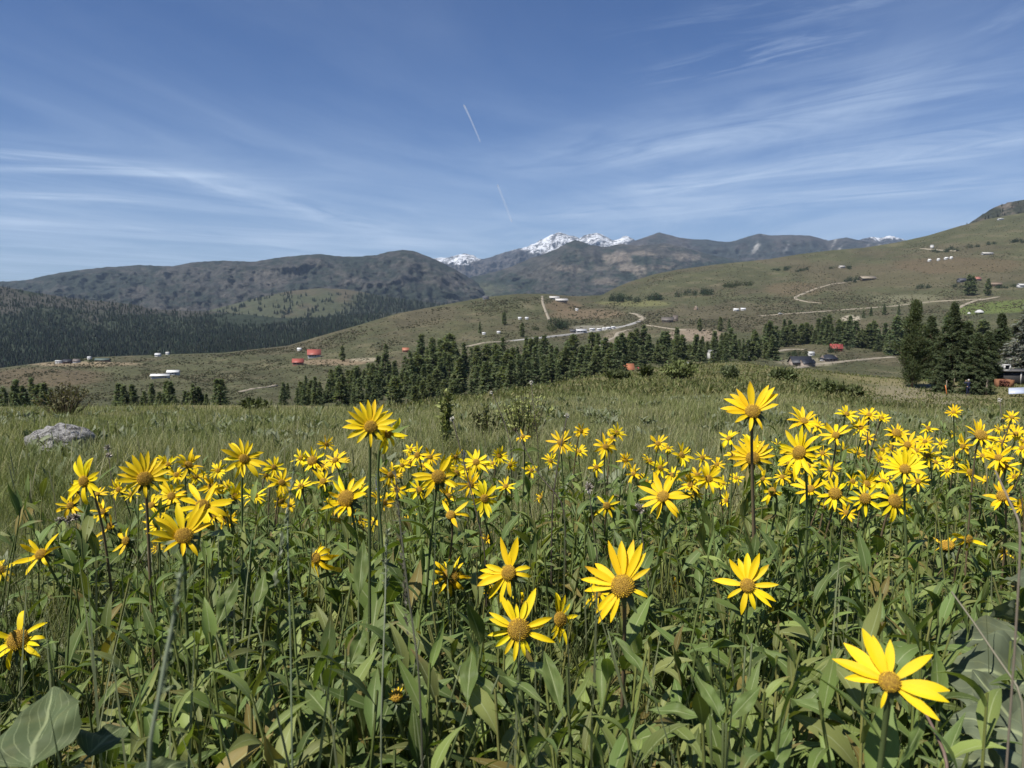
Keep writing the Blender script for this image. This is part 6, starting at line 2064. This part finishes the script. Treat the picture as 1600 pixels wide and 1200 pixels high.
# spiky green shrub and twiggy bushes of the meadow brow
def twig_bush(px, py, d, wpx, hpx, label, seed, col, n=34, leafsz=.022, nleaf=26, spire=0.0, name='shrub'):
    r_ = np.random.default_rng(seed)
    p = M(px, d)
    s_ = d / 1200
    Wd, Hh = wpx * s_, hpx * s_
    o = empty(name, p, label, 'shrub')
    tw = MB()
    B, D, cc = [], [], []
    for q in range(n):
        an = r_.uniform(0, 6.28)
        rr_ = Wd / 2 * r_.random() ** .6
        tip = np.array([math.cos(an) * rr_, math.sin(an) * rr_ * .8, Hh * (1 - .45 * (rr_ / (Wd / 2)) ** 2 * (1 - spire)) * r_.uniform(.65, 1.0)])
        b0 = np.array([math.cos(an) * rr_ * .25, math.sin(an) * rr_ * .25, -.05])
        mid_ = (b0 + tip) / 2 + r_.normal(0, .03, 3) * Wd
        tt = np.linspace(0, 1, 6)[:, None]
        pts = (1 - tt) ** 2 * b0 + 2 * tt * (1 - tt) * mid_ + tt ** 2 * tip
        tw.tube(pts, np.linspace(.006, .002, 6) * d / 8 + .001, 4, np.tile([.10, .08, .05], (6, 1)), cap=False)
        f = .25 + .75 * r_.random(nleaf)
        B.append(np.array([np.interp(f, tt[:, 0], pts[:, c_]) for c_ in range(3)]).T)
        D.append(r_.normal(0, .7, (nleaf, 3)) + np.array([0, 0, .7]))
        cc.append(np.tile(np.array(col) * r_.uniform(.7, 1.4), (nleaf, 1)) * r_.uniform(.7, 1.3, (nleaf, 1)))
    B, D, cc = np.concatenate(B), np.concatenate(D), np.concatenate(cc)
    m_ = len(B)
    V_, F_, uv_ = blades(B, D, r_.normal(0, 1, (m_, 3)), leafsz * d / 8 * 2.4 * r_.uniform(.6, 1.4, m_), leafsz * d / 8, .3, np.array([.4, 1, .2]), 2, 1)
    link('foliage', new_mesh('foliage', V_, F_, uv_, rep(cc, 6)), M_LEAFMASS, o)
    tw.obj('twigs', M_STEM, o)
    return o


YG = (.22, .24, .085)
twig_bush(697, 690, 7.5, 19, 112, 'tall narrow yellow green shrub rising before the pine stand', 701, YG, 16, .024, 44, .9)
twig_bush(820, 690, 8.5, 92, 88, 'wide yellow green shrub in the middle of the meadow', 702, (.24, .26, .09), 40, .018, 30, .3)
twig_bush(762, 700, 9.5, 60, 60, 'low dusky shrub left of the wide yellow green one', 703, (.19, .20, .085), 20, .018, 26, .3)
twig_bush(100, 640, 19, 100, 56, 'bare twiggy bush on the left brow of the meadow', 704, (.115, .105, .045), 46, .014, 14, .2)
twig_bush(398, 648, 21, 60, 22, 'low dark bush on the brow below the faint track', 705, (.10, .115, .045), 22, .020, 26, .2)
twig_bush(1062, 622, 62, 56, 30, 'large olive bush on the front of the green hump', 706, (.15, .175, .065), 46, .016, 34, .2)
twig_bush(1140, 624, 60, 26, 20, 'dark round bush right of the large olive bush on the hump', 707, (.12, .14, .07), 34, .020, 30, .2)
twig_bush(1010, 604, 74, 18, 20, 'small dark bush left of the large olive bush on the hump', 708, (.08, .095, .04), 24, .020, 26, .4)
twig_bush(965, 612, 70, 46, 16, 'low dark bush at the left shoulder of the hump', 709, (.085, .10, .042), 30, .020, 26, .2)
twig_bush(1290, 622, 48, 66, 24, 'spreading light green bush in the hollow of the meadow', 710, (.10, .12, .045), 40, .020, 34, .1)
twig_bush(1225, 612, 64, 48, 18, 'low dark green bush near the pale gabled hut', 711, (.09, .11, .045), 34, .020, 30, .1)
twig_bush(1330, 610, 60, 44, 20, 'medium green bush right of the spreading light one', 712, (.085, .10, .038), 34, .020, 30, .1)

# blue lupine spikes between the flowers
M_LUP = leafy('lupine_blue', .6, .2, .15, (1, 1, 1))
for i_, (x_, y_, d_) in enumerate(((589, 752, 1.6), (725, 716, 2.3))):
    o = stalk('lupine', [(x_ + 4, y_ + 120, d_), (x_ + 2, y_ + 50, d_), (x_, y_ - 10, d_)], .0016, np.array([.08, .10, .05]), 'slender blue lupine spike half hidden behind the centre left sunflowers', 'flower', ('spike', .035, .004, (.16, .17, .30)), 'blue lupines')

# ------------------------------------------------------------------ contrail
def contrail():
    b = MB()
    hgt = 7000.0
    pts = []
    for f in np.linspace(0, 1, 60):
        x_, y_ = 724 + (800 - 724) * f ** .92, 163 + (347 - 163) * f
        e_ = P(x_, y_, 1.0).reshape(3) - CAM
        pts.append(CAM + e_ * (hgt / e_[2]))
    pts = np.array(pts)
    for i0, i1, r0, r1 in ((0, 20, 42, 30), (40, 60, 75, 130)):
        q = pts[i0:i1]
        b.tube(q, np.concatenate([[1.0], np.linspace(r0, r1, len(q) - 2), [1.0]]), 8)

    def bl(kk):
        t = kk.n('ShaderNodeTexCoord').outputs['Object']
        lw = kk.n('ShaderNodeLayerWeight', {'Blend': .5}).outputs['Facing']
        a_ = kk.math('MULTIPLY', kk.math('SUBTRACT', 1.0, lw), kk.math('ADD', .45, kk.math('MULTIPLY', kk.noise(t, .0012, 4), .6)))
        df = kk.n('ShaderNodeBsdfTranslucent', {'Color': (.9, .9, .9, 1)}).outputs[0]
        dd = kk.n('ShaderNodeBsdfDiffuse', {'Color': (.9, .9, .9, 1)}).outputs[0]
        ad = kk.n('ShaderNodeMixShader', {0: .5, 1: df, 2: dd}).outputs[0]
        return kk.n('ShaderNodeMixShader', {0: a_, 1: kk.n('ShaderNodeBsdfTransparent').outputs[0], 2: ad}).outputs[0]
    return tag(b.obj('contrail', mat('contrail_vapour', bl)), 'thin broken white contrail slanting down the blue sky', 'contrail')


contrail()

# ------------------------------------------------------------------ haze: a closed box of thin air round the whole scene
HB = MB().box(-16000, 16000, -600, 24000, -700, 2100)
hz = bpy.data.materials.new('haze')
hz.use_nodes = True
kh = NT(hz.node_tree)
pv = kh.n('ShaderNodeVolumePrincipled', {'Color': (.58, .76, 1.0, 1), 'Density': 2.3e-5, 'Anisotropy': .1})
oh = kh.n('ShaderNodeOutputMaterial')
hz.node_tree.links.new(pv.outputs[0], oh.inputs['Volume'])
ho = HB.obj('haze', hz, smooth=False)
tag(ho, kind='stuff')
